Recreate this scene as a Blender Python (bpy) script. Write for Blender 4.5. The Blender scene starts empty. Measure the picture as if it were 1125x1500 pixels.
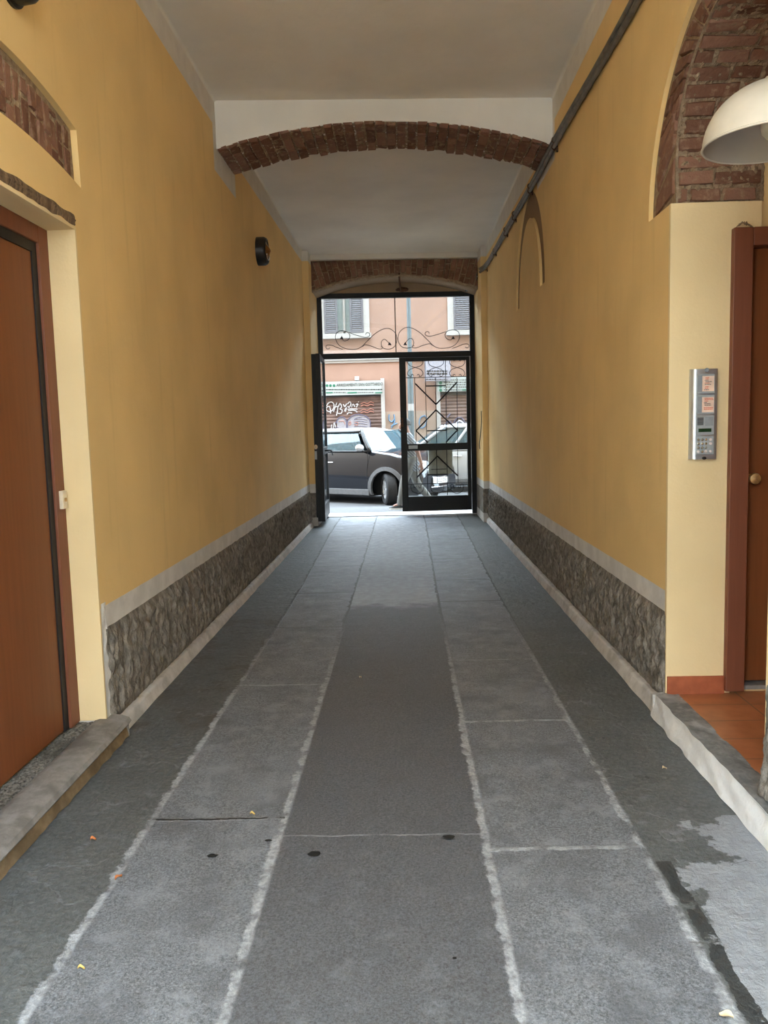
import bpy, bmesh, math, random
from mathutils import Vector, Matrix, noise
random.seed(7)
PI = math.pi
COL = bpy.context.scene.collection

# ------------------------------------------------------------------ camera
F, CX, CY, VP, ROLL, H = 1170.0, 562.5, 750.0, (592.0, 627.0), 0.0234, 1.40
fw = Vector(((VP[0]-CX)/F, -(VP[1]-CY)/F, -1.0)).normalized()
up = Vector((-ROLL, 1.0, 0.0)); up = (up - fw*up.dot(fw)).normalized()
rt = fw.cross(up)
CAMPOS = Vector((0, 0, H))
cam = bpy.data.cameras.new('camera'); cam_o = bpy.data.objects.new('camera', cam); COL.objects.link(cam_o)
cam_o.matrix_world = Matrix(((rt.x, rt.y, rt.z, 0), (fw.x, fw.y, fw.z, 0), (up.x, up.y, up.z, H), (0, 0, 0, 1)))
cam.sensor_fit = 'VERTICAL'; cam.sensor_height = 36.0; cam.lens = 36.0*F/1500.0
cam.clip_start = 0.05; cam.clip_end = 200
bpy.context.scene.camera = cam_o

def ray(px, py):
    d = Vector(((px-CX)/F, -(py-CY)/F, -1.0))
    return Vector((rt.dot(d), fw.dot(d), up.dot(d)))
def on_plane(px, py, y0, slope=0.0):            # a measured point of the photograph on the plane y = y0 + slope*x
    d = ray(px, py); t = y0/(d.y - slope*d.x)
    return CAMPOS + d*t

# ------------------------------------------------------------------ node helper
class E:
    def __init__(s, nt, sock): s.nt = nt; s.s = sock
    def _m(s, op, *a, clamp=False):
        n = s.nt.nodes.new('ShaderNodeMath'); n.operation = op; n.use_clamp = clamp
        for i, v in enumerate((s,)+a):
            if isinstance(v, E): s.nt.links.new(v.s, n.inputs[i])
            else: n.inputs[i].default_value = v
        return E(s.nt, n.outputs[0])
    def __add__(s, o): return s._m('ADD', o)
    __radd__ = __add__
    def __sub__(s, o): return s._m('SUBTRACT', o)
    def __rsub__(s, o): return s._m('MULTIPLY', -1.0)._m('ADD', o)
    def __mul__(s, o): return s._m('MULTIPLY', o)
    __rmul__ = __mul__
    def abs(s): return s._m('ABSOLUTE')
    def min(s, o): return s._m('MINIMUM', o)
    def max(s, o): return s._m('MAXIMUM', o)
    def gt(s, o): return s._m('GREATER_THAN', o)
    def lt(s, o): return s._m('LESS_THAN', o)
    def clamp(s): return s._m('ADD', 0.0, clamp=True)
    def ramp(s, a, b):                            # smooth 0..1 between a and b
        n = s.nt.nodes.new('ShaderNodeMapRange'); n.interpolation_type = 'SMOOTHSTEP'
        s.nt.links.new(s.s, n.inputs[0])
        n.inputs[1].default_value = a; n.inputs[2].default_value = b
        return E(s.nt, n.outputs[0])

class Mat:
    def __init__(s, name, rough=0.8, spec=0.3, metal=0.0):
        s.m = bpy.data.materials.new(name); s.m.use_nodes = True; s.nt = s.m.node_tree
        s.b = s.nt.nodes['Principled BSDF']
        s.b.inputs['Roughness'].default_value = rough; s.b.inputs['Specular IOR Level'].default_value = spec
        s.b.inputs['Metallic'].default_value = metal
        tc = s.nt.nodes.new('ShaderNodeNewGeometry'); s.P = tc.outputs['Position']; s.geo = tc
        sx = s.nt.nodes.new('ShaderNodeSeparateXYZ'); s.nt.links.new(s.P, sx.inputs[0])
        s.x, s.y, s.z = (E(s.nt, sx.outputs[i]) for i in range(3))
    def noise(s, scale, detail=4, rough=0.55, stretch=None, off=None):
        n = s.nt.nodes.new('ShaderNodeTexNoise'); n.inputs['Scale'].default_value = scale
        n.inputs['Detail'].default_value = detail; n.inputs['Roughness'].default_value = rough
        mp = s.nt.nodes.new('ShaderNodeMapping'); s.nt.links.new(s.P, mp.inputs[0])
        if stretch: mp.inputs['Scale'].default_value = stretch
        if off: mp.inputs['Location'].default_value = off
        s.nt.links.new(mp.outputs[0], n.inputs[0])
        return E(s.nt, n.outputs[0])
    def voronoi(s, scale, feature='F1', stretch=None):
        n = s.nt.nodes.new('ShaderNodeTexVoronoi'); n.inputs['Scale'].default_value = scale; n.feature = feature
        mp = s.nt.nodes.new('ShaderNodeMapping'); s.nt.links.new(s.P, mp.inputs[0])
        if stretch: mp.inputs['Scale'].default_value = stretch
        s.nt.links.new(mp.outputs[0], n.inputs[0])
        return E(s.nt, n.outputs['Distance'])
    def mix(s, f, a, b):
        n = s.nt.nodes.new('ShaderNodeMix'); n.data_type = 'RGBA'; n.clamp_factor = True
        if isinstance(f, E): s.nt.links.new(f.s, n.inputs[0])
        else: n.inputs[0].default_value = f
        for k, v in ((6, a), (7, b)):
            if isinstance(v, tuple): n.inputs[k].default_value = v if len(v) == 4 else v+(1,)
            else: s.nt.links.new(v, n.inputs[k])
        return n.outputs[2]
    def color(s, c):
        if isinstance(c, tuple): s.b.inputs['Base Color'].default_value = c+(1,)
        else: s.nt.links.new(c, s.b.inputs['Base Color'])
        return s
    def rough(s, e): s.nt.links.new(e.s, s.b.inputs['Roughness']); return s
    def bump(s, e, strength=0.3, dist=0.01):
        n = s.nt.nodes.new('ShaderNodeBump'); n.inputs['Strength'].default_value = strength
        n.inputs['Distance'].default_value = dist
        s.nt.links.new(e.s, n.inputs['Height']); s.nt.links.new(n.outputs[0], s.b.inputs['Normal']); return s
    def island(s):
        return E(s.nt, s.geo.outputs['Random Per Island'])

def lin(r, g, b):
    return tuple(((c/255)/12.92 if c/255 <= 0.04045 else ((c/255+0.055)/1.055)**2.4) for c in (r, g, b))

MATS = {}
def simple(name, col, rough=0.6, spec=0.4, metal=0.0, var=0.12, scale=20, bump=0.0):
    m = Mat(name, rough, spec, metal)
    n = m.noise(scale)
    d = tuple(max(0, c*(1-var)) for c in col); l = tuple(min(1, c*(1+var)) for c in col)
    m.color(m.mix(n.ramp(0.3, 0.7), d, l))
    if bump: m.bump(n, bump, 0.004)
    MATS[name] = m.m
    return m.m

# wall plaster: ochre paint, white distemper above the paint line, pale band above the rough dado
def plaster(name, base, white_above=None, band=None, panel=None, streak=0.06):
    m = Mat(name, 0.75, 0.25)
    big = m.noise(1.3, 3); mid = m.noise(7, 5); st = m.noise(2.2, 5, stretch=(6, 6, 0.5))
    fine = m.noise(90, 3)
    a = tuple(c*(1-0.07) for c in base); b = tuple(min(1, c*(1+0.05)) for c in base)
    col = m.mix(big.ramp(0.3, 0.7), a, b)
    dk = tuple(c*(1-streak*3) for c in base)
    col = m.mix((st.ramp(0.55, 0.8)*0.5).clamp(), col, dk)
    col = m.mix((mid.ramp(0.62, 0.8)*0.25).clamp(), col, tuple(min(1, c*1.15) for c in base))
    wob = (mid-0.5)*0.02 + (big-0.5)*0.03
    if white_above is not None:
        z0, z1, ys = white_above                  # before ys the line stands at z0, then rises to z1 at the gate
        line = m.y.ramp(ys, ys+0.01)*(m.y-ys)*((z1[1]-z1[0])/(11.4-ys)) + m.y.gt(ys)*(z1[0]-z0) + z0
        msk = (m.z + wob*0.4).gt(line)
        if panel:
            y0, y1, pz = panel
            msk = msk.max(m.y.gt(y0)*m.y.lt(y1)*m.z.gt(pz))
        col = m.mix(msk, col, m.mix(mid.ramp(0.3, 0.7), (0.66, 0.63, 0.59), (0.74, 0.71, 0.67)))
    if band is not None:
        msk = (m.z + wob*0.25).lt(band)
        col = m.mix(msk, col, m.mix(mid.ramp(0.35, 0.7), (0.62, 0.61, 0.60), (0.74, 0.73, 0.72)))
    m.color(col)
    m.bump(fine*0.25 + mid*0.8 + m.noise(25, 4)*0.5, 0.22, 0.012)
    MATS[name] = m.m
    return m.m

OCHRE = (0.82, 0.585, 0.27)
plaster('ochre_left', OCHRE, (3.74, (3.70, 3.79), 7.08), 0.62, (6.30, 7.08, 3.40))
plaster('ochre_right', OCHRE, (3.75, (3.66, 3.78), 7.30), 0.60, (6.50, 7.32, 3.45))
plaster('ochre_plain', (0.76, 0.55, 0.27), streak=0.03)
plaster('cream_reveal', (0.78, 0.62, 0.36), streak=0.02)
plaster('white_ceiling', (0.77, 0.745, 0.69), streak=0.02)
plaster('brown_plaster', (0.27, 0.17, 0.09), streak=0.08)
plaster('tympanum_paint', (0.34, 0.25, 0.17), streak=0.05)
plaster('facade_pink', (0.2715, 0.1705, 0.1303), streak=0.02)
plaster('facade_base', (0.2954, 0.2250, 0.1795), streak=0.03)

def brick_mat():
    m = Mat('brick', 0.9, 0.15)
    i = m.island(); n = m.noise(22, 6, 0.65); g = m.noise(5, 3)
    c = m.mix(i.ramp(0.0, 1.0), (0.150, 0.073, 0.048), (0.265, 0.142, 0.098))
    c = m.mix((n.ramp(0.50, 0.70)*0.65).clamp(), c, (0.36, 0.25, 0.17))
    c = m.mix((g.ramp(0.6, 0.75)*0.55).clamp(), c, (0.13, 0.06, 0.04))
    m.color(c); m.bump(n + m.noise(80, 3)*0.4, 0.5, 0.014)
    MATS['brick'] = m.m
brick_mat()
def mortar_mat():
    m = Mat('mortar', 0.95, 0.1); n = m.noise(30, 6, 0.7)
    m.color(m.mix(n.ramp(0.3, 0.7), (0.24, 0.17, 0.115), (0.42, 0.32, 0.22))); m.bump(n, 0.9, 0.02)
    MATS['mortar'] = m.m
mortar_mat()
def roughcast():
    m = Mat('roughcast', 0.95, 0.15); n = m.noise(26, 6, 0.7, stretch=(1, 1, 0.45)); f = m.noise(120, 4, 0.7); b = m.noise(3, 3)
    c = m.mix(n.ramp(0.3, 0.72), (0.12, 0.107, 0.092), (0.36, 0.33, 0.295))
    c = m.mix((b.ramp(0.5, 0.75)*0.35).clamp(), c, (0.12, 0.10, 0.085))
    m.color(c); m.bump(n + f*0.5, 0.8, 0.02); MATS['roughcast'] = m.m
roughcast()
def wood(name, a, b, rough=0.42):
    m = Mat(name, rough, 0.4); n = m.noise(6, 5, 0.6, stretch=(9, 9, 0.35)); g = m.noise(60, 3, 0.6, stretch=(6, 6, 0.12))
    m.color(m.mix((n.ramp(0.3, 0.7)*0.7 + g*0.3).clamp(), a, b)); m.bump(g, 0.08, 0.003); MATS[name] = m.m
wood('door_wood', (0.165, 0.050, 0.016), (0.205, 0.065, 0.021), 0.45)
wood('frame_wood', (0.165, 0.054, 0.028), (0.20, 0.068, 0.036), 0.5)
wood('old_timber', (0.05, 0.03, 0.018), (0.30, 0.20, 0.12), 0.9)
simple('black_iron', (0.006, 0.006, 0.0065), 0.45, 0.3)
simple('gasket_black', (0.012, 0.012, 0.014), 0.5)
simple('black_plastic', (0.010, 0.009, 0.009), 0.4)
simple('galvanised', (0.13, 0.115, 0.095), 0.5, 0.5, 0.2, 0.3, 12)
simple('silver', (0.50, 0.53, 0.57), 0.34, 0.5, 0.75, 0.05)
simple('silver_face', (0.40, 0.44, 0.47), 0.45, 0.4, 0.3, 0.05)
simple('grey_module', (0.27, 0.30, 0.33), 0.5)
simple('key_metal', (0.62, 0.66, 0.64), 0.25, 0.6, 0.8)
simple('pale_key', (0.75, 0.66, 0.64), 0.4)
simple('card_pink', (0.82, 0.62, 0.52), 0.5)
simple('ink_red', (0.62, 0.10, 0.04), 0.6)
simple('sign_ink', (0.012, 0.013, 0.014), 0.6)
simple('ink_grey', (0.10, 0.09, 0.10), 0.6)
simple('lcd_green', (0.015, 0.045, 0.015), 0.2, 0.5)
simple('brass', (0.55, 0.36, 0.17), 0.4, 0.5, 0.7, 0.2, 60)
simple('cream_plastic', (0.72, 0.64, 0.50), 0.5)
simple('enamel_white', (0.62, 0.58, 0.50), 0.45, 0.4, 0, 0.05, 8)
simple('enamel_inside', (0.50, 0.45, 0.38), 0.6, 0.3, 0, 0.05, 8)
simple('amber_glass', (0.20, 0.075, 0.02), 0.18, 0.5)
simple('rust', (0.10, 0.05, 0.03), 0.9, 0.2, 0, 0.4, 60)
simple('box_grey', (0.34, 0.33, 0.28), 0.6)
simple('terracotta_plain', (0.36, 0.105, 0.05), 0.45, 0.4, 0, 0.15, 14, 0.1)
simple('asphalt', (0.0759, 0.0759, 0.0781), 0.85, 0.3, 0, 0.25, 60, 0.2)
simple('pavement_light', (0.07, 0.07, 0.07), 0.8, 0.3, 0, 0.12, 12, 0.1)
simple('leaf_orange', (0.55, 0.20, 0.07), 0.7)
simple('leaf_yellow', (0.62, 0.48, 0.16), 0.7)
simple('leaf_cream', (0.70, 0.58, 0.38), 0.7)
simple('gum_black', (0.008, 0.008, 0.008), 0.7)
simple('white_paint', (0.80, 0.78, 0.76), 0.6, 0.3, 0, 0.04)
simple('street_white', (0.3249, 0.3125, 0.3), 0.6, 0.3, 0, 0.04)
simple('sign_white', (0.3125, 0.3437, 0.3375), 0.5, 0.3, 0, 0.03)
simple('sign_green', (0.0063, 0.1063, 0.0624), 0.5)
simple('sign_lilac', (0.2625, 0.2562, 0.3), 0.5)
simple('shutter_grey', (0.1, 0.0969, 0.1093), 0.7)
simple('curtain_pale', (0.225, 0.275, 0.275), 0.6)
simple('roller_brown', (0.1312, 0.0844, 0.0718), 0.6, 0.3, 0, 0.3, 3)
simple('graffiti_white', (0.3749, 0.3562, 0.3562), 0.6)
simple('graffiti_blue', (0.0967, 0.1814, 0.2782), 0.6)
simple('graffiti_violet', (0.0806, 0.0756, 0.121), 0.6)
simple('graffiti_pale', (0.2625, 0.25, 0.275), 0.6)
simple('graffiti_red', (0.3437, 0.1386, 0.0998), 0.6)
simple('pole_grey', (0.0812, 0.1032, 0.1126), 0.5, 0.4, 0.3)
simple('car_black', (0.006, 0.007, 0.011), 0.08, 0.45, 0, 0.02)
simple('car_silver', (0.4687, 0.4763, 0.4914), 0.2, 0.6, 0.3, 0.02)
simple('car_white', (0.3629, 0.3689, 0.3811), 0.25, 0.5, 0.1, 0.02)
simple('trim_grey', (0.085, 0.085, 0.088), 0.6)
simple('tyre', (0.022, 0.022, 0.023), 0.85, 0.3, 0, 0.3, 90, 0.4)
simple('chrome', (0.75, 0.77, 0.80), 0.12, 0.6, 0.9)
simple('underbody', (0.006, 0.006, 0.006), 0.9)
simple('headlamp', (0.60, 0.66, 0.72), 0.08, 0.7)
simple('skin', (0.22, 0.115, 0.085), 0.6, 0.3, 0, 0.06, 8)
simple('hair_grey', (0.045, 0.042, 0.042), 0.8)
simple('trousers', (0.12, 0.115, 0.105), 0.85, 0.2, 0, 0.1, 9, 0.1)
simple('shoe_dark', (0.03, 0.035, 0.04), 0.7)
simple('shoe_white', (0.72, 0.72, 0.70), 0.6)
def shirt():
    m = Mat('shirt', 0.85, 0.2); d = m.x*0.7 + m.z*0.7
    n = (d*170)._m('SINE').gt(0.2)
    m.color(m.mix(n, (0.22, 0.235, 0.25), (0.07, 0.075, 0.085))); MATS['shirt'] = m.m
shirt()
def glass(name, haze, tint, haze_col=(0.8, 0.85, 0.88), ior=1.45, rough=0.0):
    m = bpy.data.materials.new(name); m.use_nodes = True; nt = m.node_tree; nt.nodes.clear()
    out = nt.nodes.new('ShaderNodeOutputMaterial'); tr = nt.nodes.new('ShaderNodeBsdfTransparent'); gl = nt.nodes.new('ShaderNodeBsdfGlossy')
    df = nt.nodes.new('ShaderNodeBsdfDiffuse'); fr = nt.nodes.new('ShaderNodeFresnel'); fr.inputs[0].default_value = ior
    no = nt.nodes.new('ShaderNodeTexNoise'); no.inputs['Scale'].default_value = 5
    mp = nt.nodes.new('ShaderNodeMapRange'); nt.links.new(no.outputs[0], mp.inputs[0]); mp.inputs[3].default_value = haze*0.6; mp.inputs[4].default_value = haze*1.4
    tr.inputs[0].default_value = tint+(1,); gl.inputs['Roughness'].default_value = rough; df.inputs[0].default_value = haze_col+(1,)
    a = nt.nodes.new('ShaderNodeMixShader'); b = nt.nodes.new('ShaderNodeMixShader')
    nt.links.new(mp.outputs[0], a.inputs[0]); nt.links.new(tr.outputs[0], a.inputs[1]); nt.links.new(df.outputs[0], a.inputs[2])
    nt.links.new(fr.outputs[0], b.inputs[0]); nt.links.new(a.outputs[0], b.inputs[1]); nt.links.new(gl.outputs[0], b.inputs[2])
    nt.links.new(b.outputs[0], out.inputs[0]); MATS[name] = m
glass('gate_glass', 0.06, (0.95, 0.97, 0.97))
glass('car_glass', 0.30, (0.30, 0.38, 0.40), (0.07, 0.17, 0.22), 1.55)  # bluish diffuse haze paints the sky reflected in the car windows

def floor_mat():
    m = Mat('stone_paving', 0.6, 0.4)
    n1 = m.noise(2.3, 3); n2 = m.noise(13, 5, 0.65); n3 = m.noise(55, 5, 0.7); n4 = m.noise(170, 4, 0.85); big = m.noise(0.9, 3, off=(4, 2, 0)); med = m.noise(4.5, 5, 0.6, off=(9, 1, 0))
    wob = (n1-0.5)*0.035 + (n2-0.5)*0.045
    xw = m.x + wob; yw = m.y + (n2-0.5)*0.03 + (n1-0.5)*0.03
    far = m.y.ramp(6.0, 12.0)
    c1 = far*(-0.09) - 0.955; c2 = -0.468; c3 = far*0.035 + 0.247; c4 = far*0.06 + 0.752
    d1 = (xw-c1).abs(); d2 = (xw-c2).abs(); d3 = (xw-c3).abs(); d4 = (xw-c4).abs()
    dl = d1.min(d2).min(d3).min(d4)
    inL = m.x.gt(c1)*m.x.lt(c2); inC = m.x.gt(c2)*m.x.lt(c3); inR = m.x.gt(c3)*m.x.lt(c4)
    def rows(ys, ins):
        d = None
        for q in ys:
            e = (yw-q).abs(); d = e if d is None else d.min(e)
        return d + (1.0-ins)*5.0
    dL = rows((1.15, 2.77, 4.30, 5.60, 6.80, 8.15, 9.16, 10.4, 11.6), inL)
    dR = rows((1.0, 2.54, 3.70, 4.71, 6.35, 7.26, 8.45, 10.0, 11.58), inR)
    dC = rows((2.64, 7.43, 10.22), inC)
    near = 1.0-m.y.ramp(3.6, 6.8)
    wl = near*0.008 + 0.005 + (n1-0.5)*0.02 + (n2-0.5)*0.022
    jl = (1.0-(dl-wl).ramp(-0.006, 0.007))
    wt = near*0.002 + 0.006 + (n2-0.5)*0.008
    jt = (1.0-(dL.min(dR)-wt).ramp(-0.006, 0.008))
    jc = (1.0-(dC-0.003).ramp(-0.003, 0.004))*0.7
    jl = (jl*(n2*0.5+n1*0.5).ramp(0.36, 0.50)*0.75 + jl*0.25 + jl*(1.0-near)).clamp()
    jt = (jt*1.4).clamp()
    joint = jl.max(jt).max(jc)
    # base colours
    speck = (n4.ramp(0.38, 0.64)*0.55 + m.noise(95, 4, 0.8, off=(3, 3, 0)).ramp(0.38, 0.64)*0.45)
    granite = m.mix((speck*0.8 + n3*0.2).clamp(), (0.035, 0.037, 0.040), (0.42, 0.425, 0.43))
    granite = m.mix((m.voronoi(150).lt(0.17)*0.55), granite, (0.50, 0.505, 0.51))
    granite = m.mix((m.noise(8, 5, 0.7, off=(1, 5, 0)).ramp(0.48, 0.66)*0.55).clamp(), granite, (0.36, 0.365, 0.375))
    granite = m.mix((med.ramp(0.45, 0.7)*0.65).clamp(), granite, (0.12, 0.12, 0.122))
    granite = m.mix((big.ramp(0.55, 0.75)*0.5).clamp(), granite, (0.36, 0.362, 0.37))
    conc = m.mix((speck*0.75 + n2*0.25).clamp(), (0.045, 0.045, 0.046), (0.25, 0.25, 0.252))
    conc = m.mix((med.ramp(0.5, 0.75)*0.35).clamp(), conc, (0.10, 0.098, 0.096))
    conc = m.mix((m.noise(9, 6, 0.75, off=(7, 2, 0)).ramp(0.52, 0.70)*(1.0-m.y.ramp(1.6, 3.4))*0.6).clamp(), conc, (0.27, 0.275, 0.28))
    conc = m.mix((m.voronoi(26).lt(0.10)*n1.gt(0.5)*0.7).clamp(), conc, (0.05, 0.05, 0.05))
    fr = (m.y + (med-0.5)*0.9 + m.x.abs()*0.15).ramp(6.15, 6.4)                # old patch of bare cement from 6.3 m on
    worn = m.mix((n2.ramp(0.35, 0.7)*0.6 + (1.0-m.y.ramp(6.3, 7.6))*0.5).clamp(), (0.17, 0.17, 0.17), (0.46, 0.455, 0.45))
    conc = m.mix(fr, conc, worn)
    side = m.mix((n3.ramp(0.35, 0.7)*0.5 + med*0.4).clamp(), (0.08, 0.083, 0.076), (0.235, 0.238, 0.225))
    side = m.mix((n2.ramp(0.55, 0.7)*med.ramp(0.4, 0.6)*0.55).clamp(), side, (0.33, 0.325, 0.32))
    side = m.mix((m.x.gt(-5)*m.x.lt(-0.95)*med.ramp(0.5, 0.62)*m.y.gt(3.6)*m.y.lt(6.0)*0.6).clamp(), side, (0.085, 0.065, 0.05))
    pt = (m.x*1.0 - m.y*0.55 + (med-0.5)*0.75 + (n2-0.5)*0.15)                  # grey cement repair at the foot of the right step
    patch = (pt.ramp(-0.42, -0.40)*m.x.gt(0.80)*m.y.lt(2.75)).clamp()
    side = m.mix(patch, side, m.mix(n2.ramp(0.3, 0.7), (0.33, 0.33, 0.33), (0.42, 0.42, 0.42)))
    vn = s_vor = m.nt.nodes.new('ShaderNodeTexVoronoi'); vn.feature = 'DISTANCE_TO_EDGE'; vn.inputs['Scale'].default_value = 2.1
    wp = m.nt.nodes.new('ShaderNodeVectorMath'); wp.operation = 'MULTIPLY_ADD'
    nz = m.nt.nodes.new('ShaderNodeTexNoise'); nz.inputs['Scale'].default_value = 6; nz.inputs['Detail'].default_value = 5; m.nt.links.new(m.P, nz.inputs[0])
    m.nt.links.new(nz.outputs[1], wp.inputs[0]); wp.inputs[1].default_value = (0.30, 0.30, 0.30); m.nt.links.new(m.P, wp.inputs[2]); m.nt.links.new(wp.outputs[0], vn.inputs[0])
    ve = E(m.nt, vn.outputs[0])
    crack = (1.0-ve.ramp(0.004, 0.022))*med.ramp(0.44, 0.56)
    side = m.mix((crack*0.45*near*n2.ramp(0.4, 0.6)).clamp(), side, (0.36, 0.355, 0.35))
    crk2 = (1.0-ve.ramp(0.0, 0.006))*(1.0-med.ramp(0.40, 0.52))
    side = m.mix((crk2*0.8).clamp(), side, (0.04, 0.04, 0.04))
    gutter = ((m.x - c4 - 0.045 + wob).abs().lt(0.022)*m.y.lt(2.45)*m.y.gt(1.5)*n2.ramp(0.36, 0.42)).clamp()
    side = m.mix(gutter, side, (0.05, 0.052, 0.05))
    col = m.mix(inC, side, conc)
    col = m.mix(inL.max(inR), col, granite)
    jcol = m.mix((near*(n2.ramp(0.3, 0.6)*0.6 + 0.4)).clamp(), (0.035, 0.034, 0.033), m.mix(n3.ramp(0.3, 0.7), (0.34, 0.34, 0.335), (0.62, 0.615, 0.61)))
    dark_crack = (1.0-(dL-0.006).ramp(-0.003, 0.005))*m.y.gt(2.5)*m.y.lt(3.0)
    col = m.mix((joint*(n2.ramp(0.22, 0.45)*0.35 + 0.65)).clamp(), col, jcol)
    col = m.mix((dark_crack*n2.ramp(0.3, 0.5)).clamp(), col, (0.02, 0.02, 0.02))
    hs = m.nt.nodes.new('ShaderNodeMix'); hs.data_type = 'RGBA'; hs.blend_type = 'MULTIPLY'; hs.inputs[0].default_value = 1.0; m.nt.links.new(col, hs.inputs[6]); hs.inputs[7].default_value = (0.73, 0.785, 0.87, 1); col = hs.outputs[2]
    m.color(col)
    outer = 1.0 - inL.max(inC).max(inR)
    m.bump(n3*0.25 + n4*0.2 + n2*(outer*0.9+0.25) - joint*0.1 + joint*n2*0.5 + med*0.4 - crack*outer*0.12, 0.8, 0.016)
    m.rough((n2*0.25 + 0.36))
    MATS['stone_paving'] = m.m
floor_mat()
def kerb_mat(name, a, b, dirt, sc_=14):
    m = Mat(name, 0.85, 0.25); n = m.noise(sc_, 6, 0.65); f = m.noise(70, 4, 0.7); g = m.noise(4, 4, 0.6)
    c = m.mix((n.ramp(0.3, 0.7)*0.7 + f*0.3).clamp(), a, b)
    c = m.mix((g.ramp(0.5, 0.65)*0.7).clamp(), c, dirt)
    m.color(c); m.bump(n + f*0.4, 0.6, 0.012); MATS[name] = m.m
kerb_mat('kerb_pale', (0.46, 0.44, 0.42), (0.64, 0.62, 0.60), (0.36, 0.34, 0.32))
kerb_mat('kerb_white', (0.66, 0.66, 0.66), (0.80, 0.80, 0.80), (0.56, 0.56, 0.56))
kerb_mat('step_dark', (0.10, 0.10, 0.10), (0.26, 0.26, 0.255), (0.42, 0.41, 0.40))
kerb_mat('step_worn', (0.17, 0.158, 0.148), (0.30, 0.285, 0.27), (0.11, 0.10, 0.09))
kerb_mat('gravel_mat', (0.015, 0.015, 0.013), (0.30, 0.285, 0.26), (0.05, 0.048, 0.04), 70)
kerb_mat('step_brown', (0.15, 0.10, 0.055), (0.27, 0.20, 0.12), (0.10, 0.07, 0.04))
def tile_mat():
    m = Mat('terracotta_tile', 0.35, 0.45); n = m.noise(9, 4)
    c = m.mix(n.ramp(0.3, 0.7), (0.34, 0.12, 0.05), (0.44, 0.17, 0.075))
    g = ((m.x*(1/0.31))._m('FRACT')-0.5).abs().gt(0.488).max((((m.y+0.02)*(1/0.20))._m('FRACT')-0.5).abs().gt(0.482))
    m.color(m.mix(g, c, (0.20, 0.10, 0.06))); m.bump(1.0-g, 0.3, 0.003); MATS['terracotta_tile'] = m.m
tile_mat()

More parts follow.
